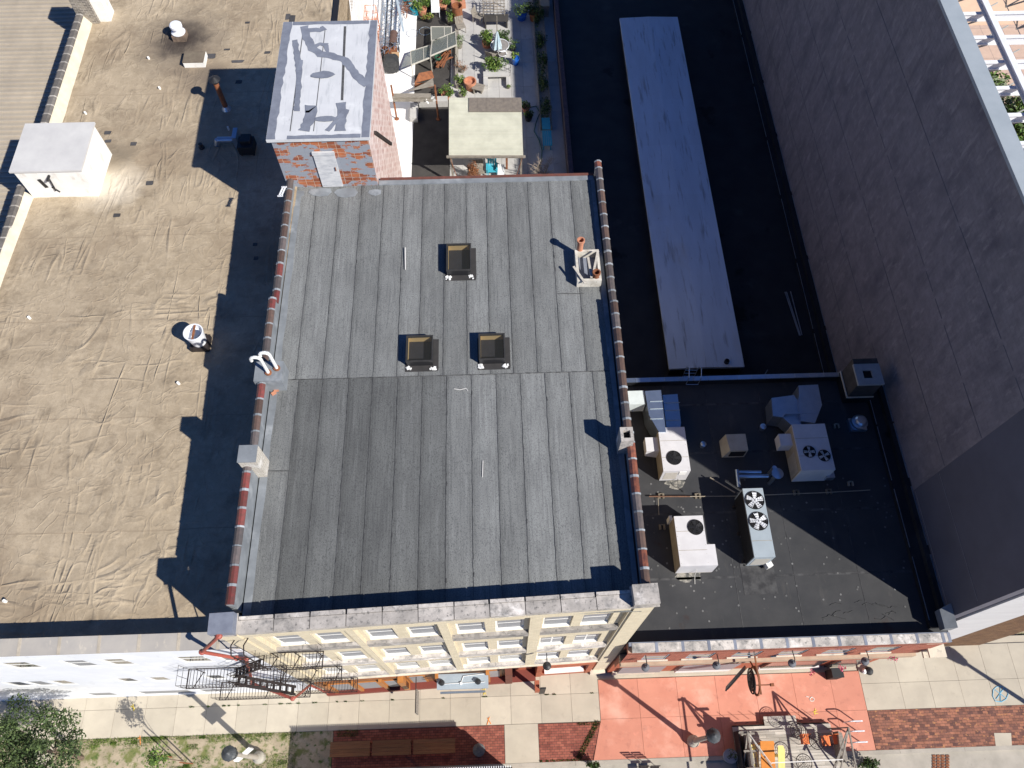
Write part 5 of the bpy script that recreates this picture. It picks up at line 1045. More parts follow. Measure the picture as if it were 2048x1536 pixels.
# pergola with pale corrugated roof
t = thing('pergola', 'timber pergola with pale corrugated roof and a brown shingle strip at its rear edge', 'pergola', Q(970, 260))
ph_ = 2.6; a, b, c, d = Q(898,311,ph_), Q(1046,311,ph_), Q(1042,196,ph_+.25), Q(898,196,ph_+.25)
o = MB(); n = 46
for i in range(n):
    f, g_ = i/n, (i+.55)/n; e_ = (i+1)/n
    for (u0, u1, dz, tn) in ((f, g_, .03, 1.03), (g_, e_, 0, .88)):
        o.tone = tn*R.uniform(.97, 1.03); p = a.lerp(d, u0); q = b.lerp(c, u0); r = b.lerp(c, u1); s_ = a.lerp(d, u1); o.hexa([p,q,r,s_]+[v+Vector((0,0,.03+dz)) for v in (p,q,r,s_)])
o.build('corrugated_roof', M['corr'], t)
o = MB(); p = Q(938,196,ph_+.33); q = Q(1042,196,ph_+.33); r = Q(1043,224,ph_+.27); s_ = Q(938,224,ph_+.27); o.hexa([s_,r,q,p]+[v+Vector((0,0,.03)) for v in (s_,r,q,p)])
for k in range(1, 6): A = s_.lerp(r, k/6)+Vector((0,0,.035)); B = p.lerp(q, k/6)+Vector((0,0,.035)); o.bar(A, B, .012, .01)
o.build('shingle_strip', mat('brown_shingle', (.22,.19,.16), (.16,.14,.125), 5), t)
o = MB(); o.bar(a+Vector((-.15,-.05,-.05)), b+Vector((.15,-.05,-.05)), .1, .14); o.bar(d+Vector((0,0,-.08)), c+Vector((0,0,-.08)), .1, .14)
for k in range(7): o.bar(a.lerp(b, k/6)+Vector((0,0,-.1)), d.lerp(c, k/6)+Vector((0,0,-.1)), .05, .1)
o.build('rafters', M['wood'], t)
for v in (a+Vector((.1,.1,0)), b+Vector((-.1,.1,0)), c+Vector((-.1,-.1,0)), d+Vector((.1,-.1,0))): o = MB(); o.bar((v.x,v.y,PZ), (v.x,v.y,v.z-.1), .12, .12); o.build('post', M['wood'], t)
o = MB(); o.path([a+Vector((.05,-.05,-.1)), Q(918,366,.1)], .02, 5); o.path([b+Vector((-.02,-.05,-.1)), Q(1028,366,.1)], .02, 5); o.build('hanging_chain', M['rust'], t)
# seats under the pergola front
def chair(px, py, m, label, rz=0, s=.5, group='loose chairs on the patio', arms=False, back=.45):
    c = Q(px, py); t = thing('chair', label, 'chair', c, group); ca, sa = math.cos(rz), math.sin(rz)
    P_ = lambda x, y, z: c+Vector((x*ca-y*sa, x*sa+y*ca, z))
    o = MB(); h = s/2
    for k in range(4): y0 = -h+k*s/4; o.hexa([P_(-h,y0,.42),P_(h,y0,.42),P_(h,y0+s/4-.015,.42),P_(-h,y0+s/4-.015,.42),P_(-h,y0,.45),P_(h,y0,.45),P_(h,y0+s/4-.015,.45),P_(-h,y0+s/4-.015,.45)])
    o.build('seat', M[m], t)
    for x in (-h+.03, h-.03):
        for y in (-h+.03, h-.03): o = MB(); o.bar(P_(x,y,0), P_(x,y,.42), .04, .04); o.build('leg', M[m], t)
    o = MB()
    for k in range(4): x0 = -h+k*s/4; o.hexa([P_(x0,h-.03,.45),P_(x0+s/4-.02,h-.03,.45),P_(x0+s/4-.02,h,.45),P_(x0,h,.45),P_(x0,h+.09,.45+back),P_(x0+s/4-.02,h+.09,.45+back),P_(x0+s/4-.02,h+.12,.45+back),P_(x0,h+.12,.45+back)])
    o.build('backrest', M[m], t)
    if arms:
        for x in (-h-.05, h+.0): o = MB(); o.bar(P_(x,-h,.64), P_(x,h,.64), .09, .03); o.bar(P_(x,-h+.03,0), P_(x,-h+.03,.62), .05, .05); o.build('armrest', M[m], t)
    return t
chair(985, 347, 'turq', 'turquoise armchair in front of the pergola', 0, .58, arms=True)
chair(959, 350, 'wood', 'weathered wooden chair left of the turquoise armchair', .1, .62)
chair(1002, 357, 'steelwhite', 'white metal chair right of the turquoise armchair', -.1, .42)
chair(922, 62, 'wood', 'grey wooden chair below the tall rusty barrel', .3, .6)
chair(957, 42, 'wood', 'pale wooden round backed chair left of the big dark table', 1.1, .62)
chair(872, 30, 'steelwhite', 'white plastic chair among the green pots', 0, .6)
chair(983, 119, 'wood', 'wooden slatted chair in front of the furled parasol', 2.6, .6)
t = thing('rustic_bench', 'small bench seat of pale driftwood planks beside the large clay pot', 'bench', Q(958,185)); c = Q(957,184); o = MB(); o.cbox((c.x,c.y,c.z+.4), .75, .6, .06, -.35); o.build('seat', M['wood'], t); o = MB()
for dx in (-.25,.25): o.cbox((c.x+dx,c.y,c.z), .07, .4, .4, -.35)
o.build('leg', M['wood'], t)
def pot(px, py, r, h, m, label, plant=None, pr=(.4,.4,.35), n=260, ls=.13, name='plant_pot', cat='plant pot', sq=False):
    c = Q(px, py); t = thing(name, label, cat, c); o = MB()
    if sq: o.cbox(c, r*2, r*1.4, h, .2)
    else: o.lathe(c, [(r*.7,0),(r*.95,h*.8),(r,h*.82),(r,h),(r*.85,h),(r*.82,h-.05)], 18, False); o.lathe(c, [(r*.83,h-.06),(0,h-.06)], 18, False)
    o.build('pot', M[m], t)
    if plant: o = MB(); o.leaves(c+Vector((0,0,h+pr[2]*.6)), pr, n, ls, seed=int(px)); o.build('plant', plant, t)
    return t
pot(831, 28, .34, .5, 'tealglaze', 'teal glazed pot in the group of green pots at the rear left', LF, (.5,.45,.4), 300)
pot(845, 28, .34, .45, 'terracotta', 'terracotta pot just right of the teal pot', LF, (.5,.5,.4), 340)
pot(862, 14, .4, .4, 'black', 'dark pot with bushy green plant behind the white chair', LF, (.9,.6,.5), 620)
pot(885, 16, .4, .4, 'terracotta', 'bushy green plant in a pot just left of the orange trough', LF, (.7,.6,.45), 480)
pot(815, 4, .45, .5, 'tealglaze', 'large pale teal pot at the top edge of the patio', LD, (.4,.4,.3), 160)
pot(858, 42, .3, .3, 'black', 'yellowish plant in a dark pot in front of the white chair', [M['leaf2'], M['leafb']], (.5,.4,.25), 220)
pot(902, 45, .35, .4, 'wood', 'tall green plant beside the tall rusty barrel', LF, (.45,.9,.5), 480)
pot(919, 95, .25, .35, 'wood', 'grey green bushy herb left of the walkway', [M['leafg'], M['leaf']], (.45,.65,.4), 420, .1)
pot(924, 143, .25, .3, 'wood', 'dry twiggy brown plant between the deck and the big clay pot', [M['leafb'], M['bark']], (.5,.5,.35), 260, .1)
pot(921, 170, .25, .3, 'wood', 'light green shrub left of the large clay pot', LF, (.45,.5,.3), 300)
pot(893, 196, .33, .35, 'terracotta', 'round green shrub in a pot behind the rear left pergola corner', LF, (.55,.5,.5), 520)
pot(925, 194, .25, .3, 'wood', 'small green plant right at the rear edge of the pergola roof', LF, (.4,.3,.3), 200)
pot(1031, 128, .27, .5, 'blueglaze', 'cobalt blue pot with yellow green plant at the edge of the shade', [M['leaf2'], M['leaf']], (.35,.35,.35), 200)
pot(1026, 101, .2, .3, 'black', 'dark green potted plant behind the cobalt blue pot', LD, (.6,.45,.4), 300)
pot(1043, 38, .4, .5, 'blueglaze', 'blue pot with a dark bush standing in the shade at the rear', LD, (.7,.8,.7), 560)
pot(1067, 40, .33, .6, 'rust', 'tall brown pot with dark leaves in the shade by the slatted box', LD, (.7,.8,.6), 560)
pot(1052, 222, .27, .35, 'terracotta', 'brown pot with green plant by the rear right pergola corner', LD, (.4,.4,.3), 260)
pot(1057, 240, .26, .35, 'black', 'black pot with dark plant in the shade beside the pergola', LD, (.35,.35,.25), 220)
pot(1017, 176, .15, .15, 'wood', 'tiny green plant at the right end of the stone bench', LF, (.25,.25,.15), 110, .09)
pot(935, 372, .3, .4, 'tealglaze', 'teal pot with the dead reddish shrub in front of the pergola', LF, (.3,.2,.1), 130, .1)
o = MB(); c = Q(948, 340, .8); o.leaves(c, (.5,.45,.9), 900, .12, 4, 14); single('dead_shrub', o, 'tall dried reddish brown shrub standing in front of the pergola', 'shrub', [M['leafb'], M['rust']])
t = thing('green_bush', 'large bright green bush in a stone planter left of the walkway table', 'bush', Q(990,150)); c = Q(990,150); o = MB(); o.box(c.x-.62, c.x+.62, c.y-.1, c.y+.5, PZ, PZ+.45); o.build('planter', M['patio'], t); o = MB(); o.leaves(c+Vector((0,.25,.75)), (.78,.55,.5), 1500, .14, 11, 16); o.build('foliage', LF, t)
t = thing('green_bush', 'bright green bush behind the white table, left of the furled parasol', 'bush', Q(975,92)); c = Q(974,92); o = MB(); o.lathe(c, [(.3,0),(.35,.4),(.3,.4)], 14); o.build('planter', M['terracotta'], t); o = MB(); o.leaves(c+Vector((0,.1,.75)), (.5,.7,.5), 1000, .14, 12, 14); o.build('foliage', LF, t)
t = thing('green_bush', 'dark green bush behind the furled parasol, half in shade', 'bush', Q(1005,92)); c = Q(1008,90); o = MB(); o.lathe(c, [(.3,0),(.35,.4),(.3,.4)], 14); o.build('planter', M['black'], t); o = MB(); o.leaves(c+Vector((0,.1,.6)), (.55,.6,.45), 800, .13, 13, 12); o.build('foliage', LD, t)
# stone bench
t = thing('stone_bench', 'U shaped grey stone bench beside the walkway', 'bench', Q(990,165)); a, b = Q(967,160), Q(1018,160); o = MB(); o.box(a.x, b.x, a.y-.15, a.y+.3, PZ+.35, PZ+.45); o.build('seat', M['patio'], t); o = MB(); o.box(a.x, a.x+.3, a.y-.9, a.y+.2, PZ, PZ+.35); o.box(b.x-.2, b.x, a.y-.8, a.y+.2, PZ, PZ+.35); o.build('support', M['patio'], t)
o = MB(); c = Q(941,178); o.lathe(c, [(.26,0),(.36,.55),(.42,.56),(.42,.7),(.34,.7),(.32,.45)], 22, False); o.lathe(c, [(.33,.5),(0,.5)], 22, False); single('clay_planter', o, 'large empty terracotta planter with pale soil by the driftwood bench', 'plant pot', [M['terracotta']])
# round table, parasol
t = thing('round_table', 'round metal table with chairs rails round the furled parasol', 'table', Q(1000,110)); c = Q(1000,108); o = MB(); o.lathe((c.x,c.y,c.z+.70), [(.62,0),(.62,.03),(0,.035)], 26); o.build('tabletop', mat('table_mesh', (.28,.26,.25), (.2,.19,.18), 4), t); o = MB(); o.ring((c.x,c.y,c.z+.73), .62, .025, 26); o.build('rim', M['steelwhite'], t)
for k in range(4): o = MB(); o.tube(c+Vector((.15*math.cos(k*1.57),.15*math.sin(k*1.57),.7)), c+Vector((.5*math.cos(k*1.57),.5*math.sin(k*1.57),0)), .02, n=6); o.build('leg', M['steelwhite'], t)
t = thing('patio_chair', 'white curved metal chair at the right of the round table', 'chair', Q(1004,120)); c = Q(1005,118); o = MB(); o.lathe((c.x,c.y,c.z+.43), [(.27,0),(.27,.02),(0,.02)], 18); o.build('seat', mat('chair_mesh', (.25,.23,.22), (.2,.18,.17), 4), t); o = MB(); o.ring((c.x,c.y,c.z+.44), .27, .02, 20); o.path([c+Vector((-.27*math.cos(a),-.27*math.sin(a)*1,.8)) for a in [k*.35 for k in range(10)]], .02, 6); o.build('backrest', M['steelwhite'], t)
for k in range(4): o = MB(); o.tube(c+Vector((.25*math.cos(k*1.57+.7),.25*math.sin(k*1.57+.7),.43)), c+Vector((.3*math.cos(k*1.57+.7),.3*math.sin(k*1.57+.7),0)), .015, n=6); o.build('leg', M['steelwhite'], t)
t = thing('parasol', 'furled pale blue parasol on a long wooden pole', 'parasol', Q(990,112)); c = Q(995,116); o = MB(); o.tube(c, c+Vector((0,0,3.3)), .03, n=8); o.build('pole', M['wood'], t); o = MB(); k_ = 14; prof = [(.36,.85),(.28,1.2),(.16,1.7),(.06,2.1),(0,2.15)]; V = []
for r, z in prof:
    for i in range(k_): a = 6.2832*i/k_; rr = r*(1 if i % 2 else .6); V.append((c.x+rr*math.cos(a), c.y+rr*math.sin(a), c.z+z))
o.poly(V, [(j*k_+i, j*k_+(i+1)%k_, (j+1)*k_+(i+1)%k_, (j+1)*k_+i) for j in range(4) for i in range(k_)]); o.build('canopy', M['fabric'], t)
# dark slatted table with twigs
t = thing('twig_trellis', 'tall stack of dark slatted crates and dead vines behind the parasol', 'trellis', Q(985,40)); c = Q(988,40); o = MB()
for k in range(7): o.bar(c+Vector((-.75+.25*k,-.3,.8)), c+Vector((-.75+.25*k,1.3,.8)), .04, .04)
for k in range(6): o.bar(c+Vector((-.8,-.3+.3*k,.85)), c+Vector((.8,-.3+.3*k,.85)), .04, .04)
for dx in (-.75,.75):
    for dy in (-.3,1.3): o.bar(c+Vector((dx,dy,0)), c+Vector((dx,dy,.8)), .06, .06)
o.build('slatted_frame', M['wood'], t); o = MB(); o.box(c.x-.7, c.x+1.0, c.y-.9, c.y-.2, PZ+.55, PZ+.62); o.box(c.x-.65, c.x-.55, c.y-.9, c.y-.3, PZ, PZ+.55); o.box(c.x+.85, c.x+.95, c.y-.9, c.y-.3, PZ, PZ+.55); o.build('dark_table', M['blackmat'], t); o = MB(); q = random.Random(2)
for k in range(50): a = c+Vector((q.uniform(-.7,.7), q.uniform(-.2,1.4), .9)); o.tube(a, a+Vector((q.uniform(-.5,.5), q.uniform(-.5,.5), q.uniform(0,.7))), .012, .005, 4)
o.build('vines', M['twig'], t)
# rusty things
o = MB(); c = Q(916,42); o.lathe(c, [(.36,0),(.36,1.25),(.33,1.25),(.33,.9)], 22, False); o.lathe(c, [(.33,1.0),(0,1.0)], 22, False); single('rusty_barrel', o, 'tall open rusty steel barrel beside the walkway', 'barrel', [M['rust']])
t = thing('orange_trough', 'rectangular rusty orange trough planter at the top of the walkway', 'planter', Q(918,16)); c = Q(917,14); o = MB(); o.cbox(c, 1.0, .5, .5, .15); o.build('trough', M['terracotta'], t); o = MB(); o.leaves(c+Vector((0,0,.55)), (.3,.2,.08), 90, .1, 3); o.build('plant', LF, t)
o = MB(); a = Q(829,168,.3); b = Q(869,158,.45); o.hexa([Q(829,166,.3),Q(868,156,.35),Q(864,141,.6),Q(838,146,.6),Q(829,166,.33),Q(868,156,.38),Q(864,141,.63),Q(838,146,.63)]); o.box(a.x,a.x+1.2,a.y-.02,a.y+.1,PZ,PZ+.3); single('rusty_sheet', o, 'bent rusty orange steel sheet leaning on the black deck', 'metal sheet', [M['rust']])
o = MB(); q = random.Random(9)
for k in range(16): a = Q(872+q.uniform(0,16), 136-q.uniform(0,22), .1+.05*k/3); b = Q(890+q.uniform(0,18), 116-q.uniform(0,16), .1+.05*k/3); o.bar(a, b, .08, .04)
single('plank_pile', o, 'jumbled pile of reddish planks on the black deck', 'plank pile', [M['rust'], M['woodbrown']])
o = MB(); c = Q(876,116,.5)
for k in range(5): o.ring((c.x,c.y,c.z+.03*k), .2+.02*(k%2), .02, 16)
single('hose_coil', o, 'coiled green hose on the plank pile', 'hose', [M['hose']])
o = MB(); o.path([Q(x_,y_,.03) for x_,y_ in ((1057,215),(1072,212),(1080,225),(1072,245),(1068,262),(1078,280),(1084,300),(1083,322),(1070,350))], .025, 6); single('garden_hose', o, 'dark green hose snaking over the shaded patio concrete', 'hose', [M['hose']])
# grill
t = thing('covered_grill', 'barbecue grill under a black fabric cover on the white deck', 'grill', Q(788,145)); c = Q(785,142); o = MB(); V = []
for s_, z in ((.78,0.25),(.82,.8),(.7,1.05),(.35,1.15)):
    for a, b in ((-.5,-.42),(-.15,-.5),(.3,-.47),(.5,-.35),(.52,.35),(.35,.5),(-.4,.5),(-.52,.3)): V.append((c.x+a*s_*1.2, c.y+b*s_*1.25, c.z+z))
o.poly(V, [(j*8+i, j*8+(i+1)%8, (j+1)*8+(i+1)%8, (j+1)*8+i) for j in range(3) for i in range(8)]+[tuple(range(24,32))]); o.build('cover', M['cover'], t); o = MB()
for dx in (-.3,.3): o.tube(c+Vector((dx,-.2,0)), c+Vector((dx,-.2,.3)), .03, n=6); o.tube(c+Vector((dx,.2,0)), c+Vector((dx,.2,.3)), .03, n=6)
o.build('leg', M['iron'], t)
o = MB(); c = Q(765,128); o.cbox((c.x,c.y,PZ), .35, .9, .8, .1); o.cbox((c.x,c.y,PZ+.8), .3, .8, .06, .1); single('black_bin', o, 'slim black bin squeezed between the grill and the brick wall', 'bin', [M['black']])
o = MB(); c = Q(777,113); o.cbox((c.x,c.y,PZ), 1.3, .4, .7); single('oxide_cabinet', o, 'red brown low cabinet behind the covered grill', 'cabinet', [M['rust']])
o = MB(); c = Q(791,112,.7); o.cbox((c.x,c.y,PZ+.7), .5, .4, .15); single('cardboard_box', o, 'tan cardboard box on the low cabinet behind the grill', 'box', [mat('cardboard', (.48,.31,.18), (.4,.26,.15), 4)])
t = thing('barrel_smoker', 'brown barrel smoker on wheels behind the covered grill', 'smoker', Q(790,98)); c = Q(789,97); o = MB(); o.tube(c+Vector((0,-.55,.8)), c+Vector((.05,.55,.8)), .27, n=16); o.build('barrel', mat('smoker_brown', (.13,.08,.065), (.09,.055,.05), 5), t)
for dy in (-.4,.4): o = MB(); o.ring(c+Vector((.35,dy,.25)), .2, .03, 14, 'x'); o.build('wheel', M['black'], t)
o = MB()
for dy in (-.4,.4): o.bar(c+Vector((-.2,dy,0)), c+Vector((-.1,dy,.7)), .04, .04); o.bar(c+Vector((.2,dy,.1)), c+Vector((.1,dy,.7)), .04, .04)
o.build('frame', M['iron'], t)
# joists
for i, (px, l) in enumerate(((767,'open web steel joist nearest the white wall'),(777,'second open web steel joist from the white wall'),(787,'third open web steel joist from the white wall'),(795,'open web steel joist furthest from the white wall'))):
    t = thing('steel_joist', l, 'steel joist', Q(px, 60, .8), 'steel joists stacked on the patio'); y0, y1 = Q(px, 108-6*i, .9).y, 58; x = Q(px, 60, .9).x; o = MB()
    for dx in (-.17, .17): o.box(x+dx-.03, x+dx+.03, y0, y1, PZ+.9, PZ+.96); 
    o.box(x-.03, x+.03, y0, y1, PZ+.45, PZ+.5); ch = o.build('chord', M['galv'], t); o = MB(); y = y0; s_ = 1
    while y < y1-.5: o.tube((x-.17*s_, y, PZ+.93), (x+.17*s_, y+.28, PZ+.93), .018, n=5); o.tube((x+.17*s_, y, PZ+.93), (x, y+.14, PZ+.48), .015, n=5); y += .28; s_ = -s_
    o.build('web', M['galv'], t)
o = MB(); q = random.Random(5)
for k in range(7): a = Q(798+k*1.5, 15+8*k, 1.2); o.bar(a, a+Vector((-.3, 1.6, .1)), .14, .02)
single('metal_strips', o, 'bundle of blue grey metal strips beside the joists', 'metal strips', [mat('bluegrey', (.36,.43,.5), (.28,.34,.4), 3)])
o = MB(); q = random.Random(6)
for k in range(40): a = Q(800+q.uniform(0,18), 2+q.uniform(0,25), .4); o.tube(a, a+Vector((q.uniform(-.8,.8), q.uniform(-.9,.9), q.uniform(-.2,.4))), .022, n=4)
single('scrap_rods', o, 'tangle of rusty and pale rods near the joists', 'scrap', [M['rust']])
t = thing('orange_scaffold', 'orange tubular scaffold frame against the white wall', 'scaffold', Q(753,105)); a = Q(757,108); o = MB()
for dx in (0,-.75):
    for dy in (0,1.2,2.4): o.tube(a+Vector((dx,dy,0)), a+Vector((dx,dy,2.0)), .025, n=6)
for z in (.4,.9,1.4,2.0):
    for dx in (0,-.75): o.tube(a+Vector((dx,0,z)), a+Vector((dx,2.4,z)), .02, n=6)
    for dy in (0,.6,1.2,1.8,2.4): o.tube(a+Vector((0,dy,z)), a+Vector((-.75,dy,z)), .02, n=6)
o.build('tube_frame', M['orangep'] if False else mat('scaffold_orange', (.55,.17,.06), (.42,.13,.05), 5), t)
t = thing('aluminium_ladder', 'pale ladder leaning on the tan brick wall behind the penthouse', 'ladder', (-8.2, 31, PZ)); a, b = aty(694,0,37.5), Vector((-8.2,31.5,7)); o = MB(); a = at(699,0,8.5); b = at(704,42,8.5); q = Vector((.32,0,0)); o.bar(a,b,.05,.06); o.bar(a+q,b+q,.05,.06)
for k in range(14): p = a.lerp(b, (k+.5)/14); o.bar(p, p+q, .03, .03)
o.build('ladder_frame', M['steelwhite'], t)
# glass sheets and frames
for pts, l in ((((823,130,1.1),(861,115,1.1),(860,91,.5),(821,103,.5)), 'dusty glass pane lower left, tilted over the black deck'), (((861,112,1.3),(913,90,1.3),(911,64,.6),(864,83,.6)), 'large dusty glass pane in front of the white framed window'), (((863,82,.6),(903,72,.6),(903,54,.5),(862,54,.5)), 'white framed glass window lying behind the large pane')):
    p = [Q(*x_) for x_ in pts]; t = thing('glass_pane', l, 'glass pane', p[0]-Vector((0,0,1)), 'old glass sheets on the deck'); o = MB(); o.hexa([v for v in p]+[v+Vector((0,0,.02)) for v in p]); o.build('pane', M['sheetglass'], t); o = MB()
    for i in range(4): o.bar(p[i], p[(i+1)%4], .07, .07)
    o.bar(p[0].lerp(p[1],.65), p[3].lerp(p[2],.65), .05, .05)
    for v in p: o.bar((v.x,v.y,PZ), v, .05, .05)
    o.build('frame', mat('frame_pale', (.55,.53,.47), (.42,.4,.35), 4), t)
o = MB(); a, b = Q(916,68), Q(912,178); o.box(a.x-.12, a.x+.02, b.y, a.y, PZ, PZ+.35); o.tube((a.x-.15,b.y,PZ+.4),(a.x-.15,a.y,PZ+.4),.05,n=8); single('deck_edging', o, 'weathered timber edging between the black deck and the walkway', 'timber edging', [M['wood']])
o = MB(); c = Q(850,62,.05); o.ring(c+Vector((0,0,.0)), .42, .02, 24); o.ring(c+Vector((-.9,-.2,0)), .4, .015, 24); single('wire_hoops', o, 'two thin wire hoops lying on the dark slate deck', 'hoops', [M['galv']])
# timber gantry
t = thing('timber_gantry', 'weathered timber beam on rusty posts across the white deck', 'beam frame', Q(825,198)); h = 1.9; a, b = Q(786,193,h), Q(862,193,h); o = MB(); o.bar(a, b, .34, .2); o.bar(a+Vector((0,-.25,-.1)), b+Vector((.1,-.25,-.1)), .08, .12); o.build('beam', M['wood'], t)
for v, k in ((a,0),(Q(872,193,h),1)): o = MB(); o.tube((v.x,v.y,PZ), v+Vector((0,0,.9)), .06, n=8); o.lathe((v.x,v.y,PZ), [(.16,0),(.16,.05),(.06,.1)], 12); o.build('post', M['rust'], t)
o = MB(); o.hexa([Q(812,184,1),Q(868,172,1),Q(866,156,1),Q(850,166,1),Q(812,184,1.1),Q(868,172,1.1),Q(866,156,1.1),Q(850,166,1.1)]); o.build('slatted_ramp', M['wood'], t)
o = MB(); c = Q(862,196,1.8); o.leaves(c, (.55,.3,.1), 40, .3, 4); o.mi = 0; single('white_cloth', o, 'crumpled white plastic cloth on the end of the timber beam', 'cloth', [M['pvc'], M['pvc']])
# parapet remnants along the rear of the main roof
o = MB(); a, b = Q(820,366,.1), Q(880,366,.1); o.box(a.x-.3, b.x, 33.2, 33.55, PZ, PZ+.5); o.box(b.x+.0, b.x+1.05, 33.1, 33.6, PZ, PZ+.6); single('low_white_wall', o, 'broken low white wall behind the rear edge of the grey roof', 'wall', [M['whitestucco']])
o = MB(); a, b = Q(822,215), Q(836,245); o.box(a.x, b.x, b.y, a.y, PZ, PZ+.4); a, b = Q(836,205), Q(896,214); o.box(a.x, b.x, b.y, a.y, PZ, PZ+.5); single('white_kerb_wall', o, 'low white L shaped wall at the rear of the black deck', 'wall', [M['patio']])
# right side planter bed
t = thing('long_planter', 'long weathered planter bed full of dark greenery along the shaded right edge', 'planter', Q(1078,100)); o = MB(); x0, x1 = 3.15, 3.85; o.box(x0, x0+.06, 38, 58, PZ, PZ+.35); o.box(x1, x1+.06, 38, 58, PZ, PZ+.35); o.box(x0+.06, x1, 38, 58, PZ, PZ+.25); o.build('bed', M['wood'], t)
for k, y in enumerate((39.5, 41.8, 43.8, 46, 48.5, 51)): o = MB(); o.leaves((3.5, y, PZ+.55), (.42, 1.1, .35), 480, .14, 30+k, 12); o.build('greenery', LD, t)
t = thing('slatted_box', 'pale slatted wooden box at the rear end of the shaded planter', 'box', Q(1088,25)); c = Q(1088,24); o = MB()
for k in range(18): o.box(c.x-.33, c.x+.33, c.y-.6+k*.09, c.y-.54+k*.09, PZ+.9, PZ+.95)
o.build('slats', mat('slat_tan', (.5,.42,.3), (.4,.33,.24), 3), t); o = MB(); o.box(c.x-.3, c.x+.3, c.y-.55, c.y+1.0, PZ, PZ+.9); o.build('box_body', M['wood'], t)
t = thing('blue_bench', 'blue slatted garden bench in the shade beside the pergola', 'bench', Q(1095,280)); c = Q(1094,285); o = MB()
for k in range(5): o.box(c.x-.3+.12*k, c.x-.2+.12*k, c.y-.7, c.y+.6, PZ+.42, PZ+.45)
o.build('seat', M['turq'], t); o = MB()
for k in range(8): o.box(c.x-.28, c.x+.25, c.y+.7+.13*k, c.y+.8+.13*k, PZ+.42, PZ+.45)
o.build('side_shelf', M['turq'], t)
for dx in (-.25,.2):
    for dy in (-.6,.5): o = MB(); o.bar((c.x+dx,c.y+dy,PZ), (c.x+dx,c.y+dy,PZ+.42), .06, .06); o.build('leg', M['turq'], t)
def dead_tree(name, base, h, label, m, seed, spread=.5, depth=4, r0=.05, grp=None):
    q = random.Random(seed); o = MB()
    def br(p, d, L__, r, k):
        e_ = p+d*L__; o.tube(p, e_, r, r*.6, 5, False)
        if k:
            for i in range(3 if k > 1 else 2): br(p.lerp(e_, q.uniform(.55,1)), (d+Vector((q.gauss(0,spread), q.gauss(0,spread), q.gauss(.1,.25)))).normalized(), L__*q.uniform(.6,.8), r*.6, k-1)
    for i in range(4): br(Vector(base), Vector((q.gauss(0,.45), q.gauss(0,.45), 1)).normalized(), h*.4, r0, depth)
    return single(name, o, label, 'bare shrub', [M[m]], grp)
dead_tree('bare_shrub', Q(1090,366), 2.0, 'leafless grey branching shrub just behind the rear edge of the grey roof', 'twig', 4)
t = thing('wire_stand', 'thin wire plant stand to the right of the big green bush', 'plant stand', Q(1015,155)); c = Q(1015,152); o = MB(); o.ring(c+Vector((0,0,.8)), .22, .015, 16); o.ring(c+Vector((0,0,.4)), .18, .012, 16)
for k in range(6): o.tube(c+Vector((.22*math.cos(k*1.047),.22*math.sin(k*1.047),.8)), c+Vector((.15*math.cos(k*1.047),.15*math.sin(k*1.047),0)), .01, n=4)
o.build('wire_frame', M['black'], t)
o = MB(); c = Q(1013,325,.6); o.box(c.x-.05, c.x+.08, c.y, c.y+.06, PZ, PZ+1.2); o.box(c.x-.08, c.x+.1, c.y-.03, c.y+.1, PZ+1.0, PZ+1.3); single('rusty_post', o, 'short rusty post under the right end of the pergola', 'post', [M['rust']])
o = MB(); c = Q(1108,218); 
q = random.Random(8)

# ================================================================ trees, lamps and street things
def tree(label, base, h, rad, n, seed, ls=.22, mats=LF, lean=(0,0), trunk=.09, clumps=30, name='street_tree', kr=(.3,.55)):
    t = thing(name, label, 'tree', base); q = random.Random(seed); b = Vector(base); top = b+Vector((lean[0], lean[1], h)); o = MB()
    mid = b.lerp(top, .45); o.tube(b, mid, trunk, trunk*.7, 8, False); o.tube(mid, top, trunk*.7, trunk*.2, 8, False)
    for k in range(9):
        p = b.lerp(top, q.uniform(.35,.85)); e_ = top+Vector((q.uniform(-1,1)*rad[0]*.7, q.uniform(-1,1)*rad[1]*.7, q.uniform(-.6,.5)*rad[2])); o.tube(p, e_, trunk*.35, trunk*.08, 5, False)
    o.build('trunk', M['bark'], t); o = MB(); o.leaves(top, rad, n, ls, seed, clumps, .5, kr); o.build('crown', mats, t); return t
tree('large leafy green street tree at the lower left corner', (-19.6, 2.0, 0), 4.3, (2.7, 2.1, 1.6), 10500, 21, .15, [mat('tree_leaf', (.055,.085,.028), (.04,.065,.022), 3, rough=.6, bump=0), mat('tree_leaf_light', (.11,.15,.05), (.08,.12,.04), 3, rough=.6, bump=0)], (-.5,.3), .11, 44, kr=(.13,.30))
tree('thin young staked tree on the dirt verge', (-14.95, 1.72, 0), 3.0, (.55,.5,.75), 460, 22, .15, LF, (-.1,.05), .03, 16, 'young_tree')
t = thing('tree_stake', 'wooden stake left of the thin young tree', 'stake', (-15.5,1.9,0), 'stakes of the young tree'); o = MB(); o.tube((-15.5,1.9,0),(-15.5,1.9,1.6),.03,n=6); o.build('pole', M['rust'], t)
t = thing('tree_stake', 'wooden stake right of the thin young tree', 'stake', (-14.5,1.6,0), 'stakes of the young tree'); o = MB(); o.tube((-14.5,1.6,0),(-14.5,1.6,1.6),.03,n=6); o.build('pole', M['rust'], t)
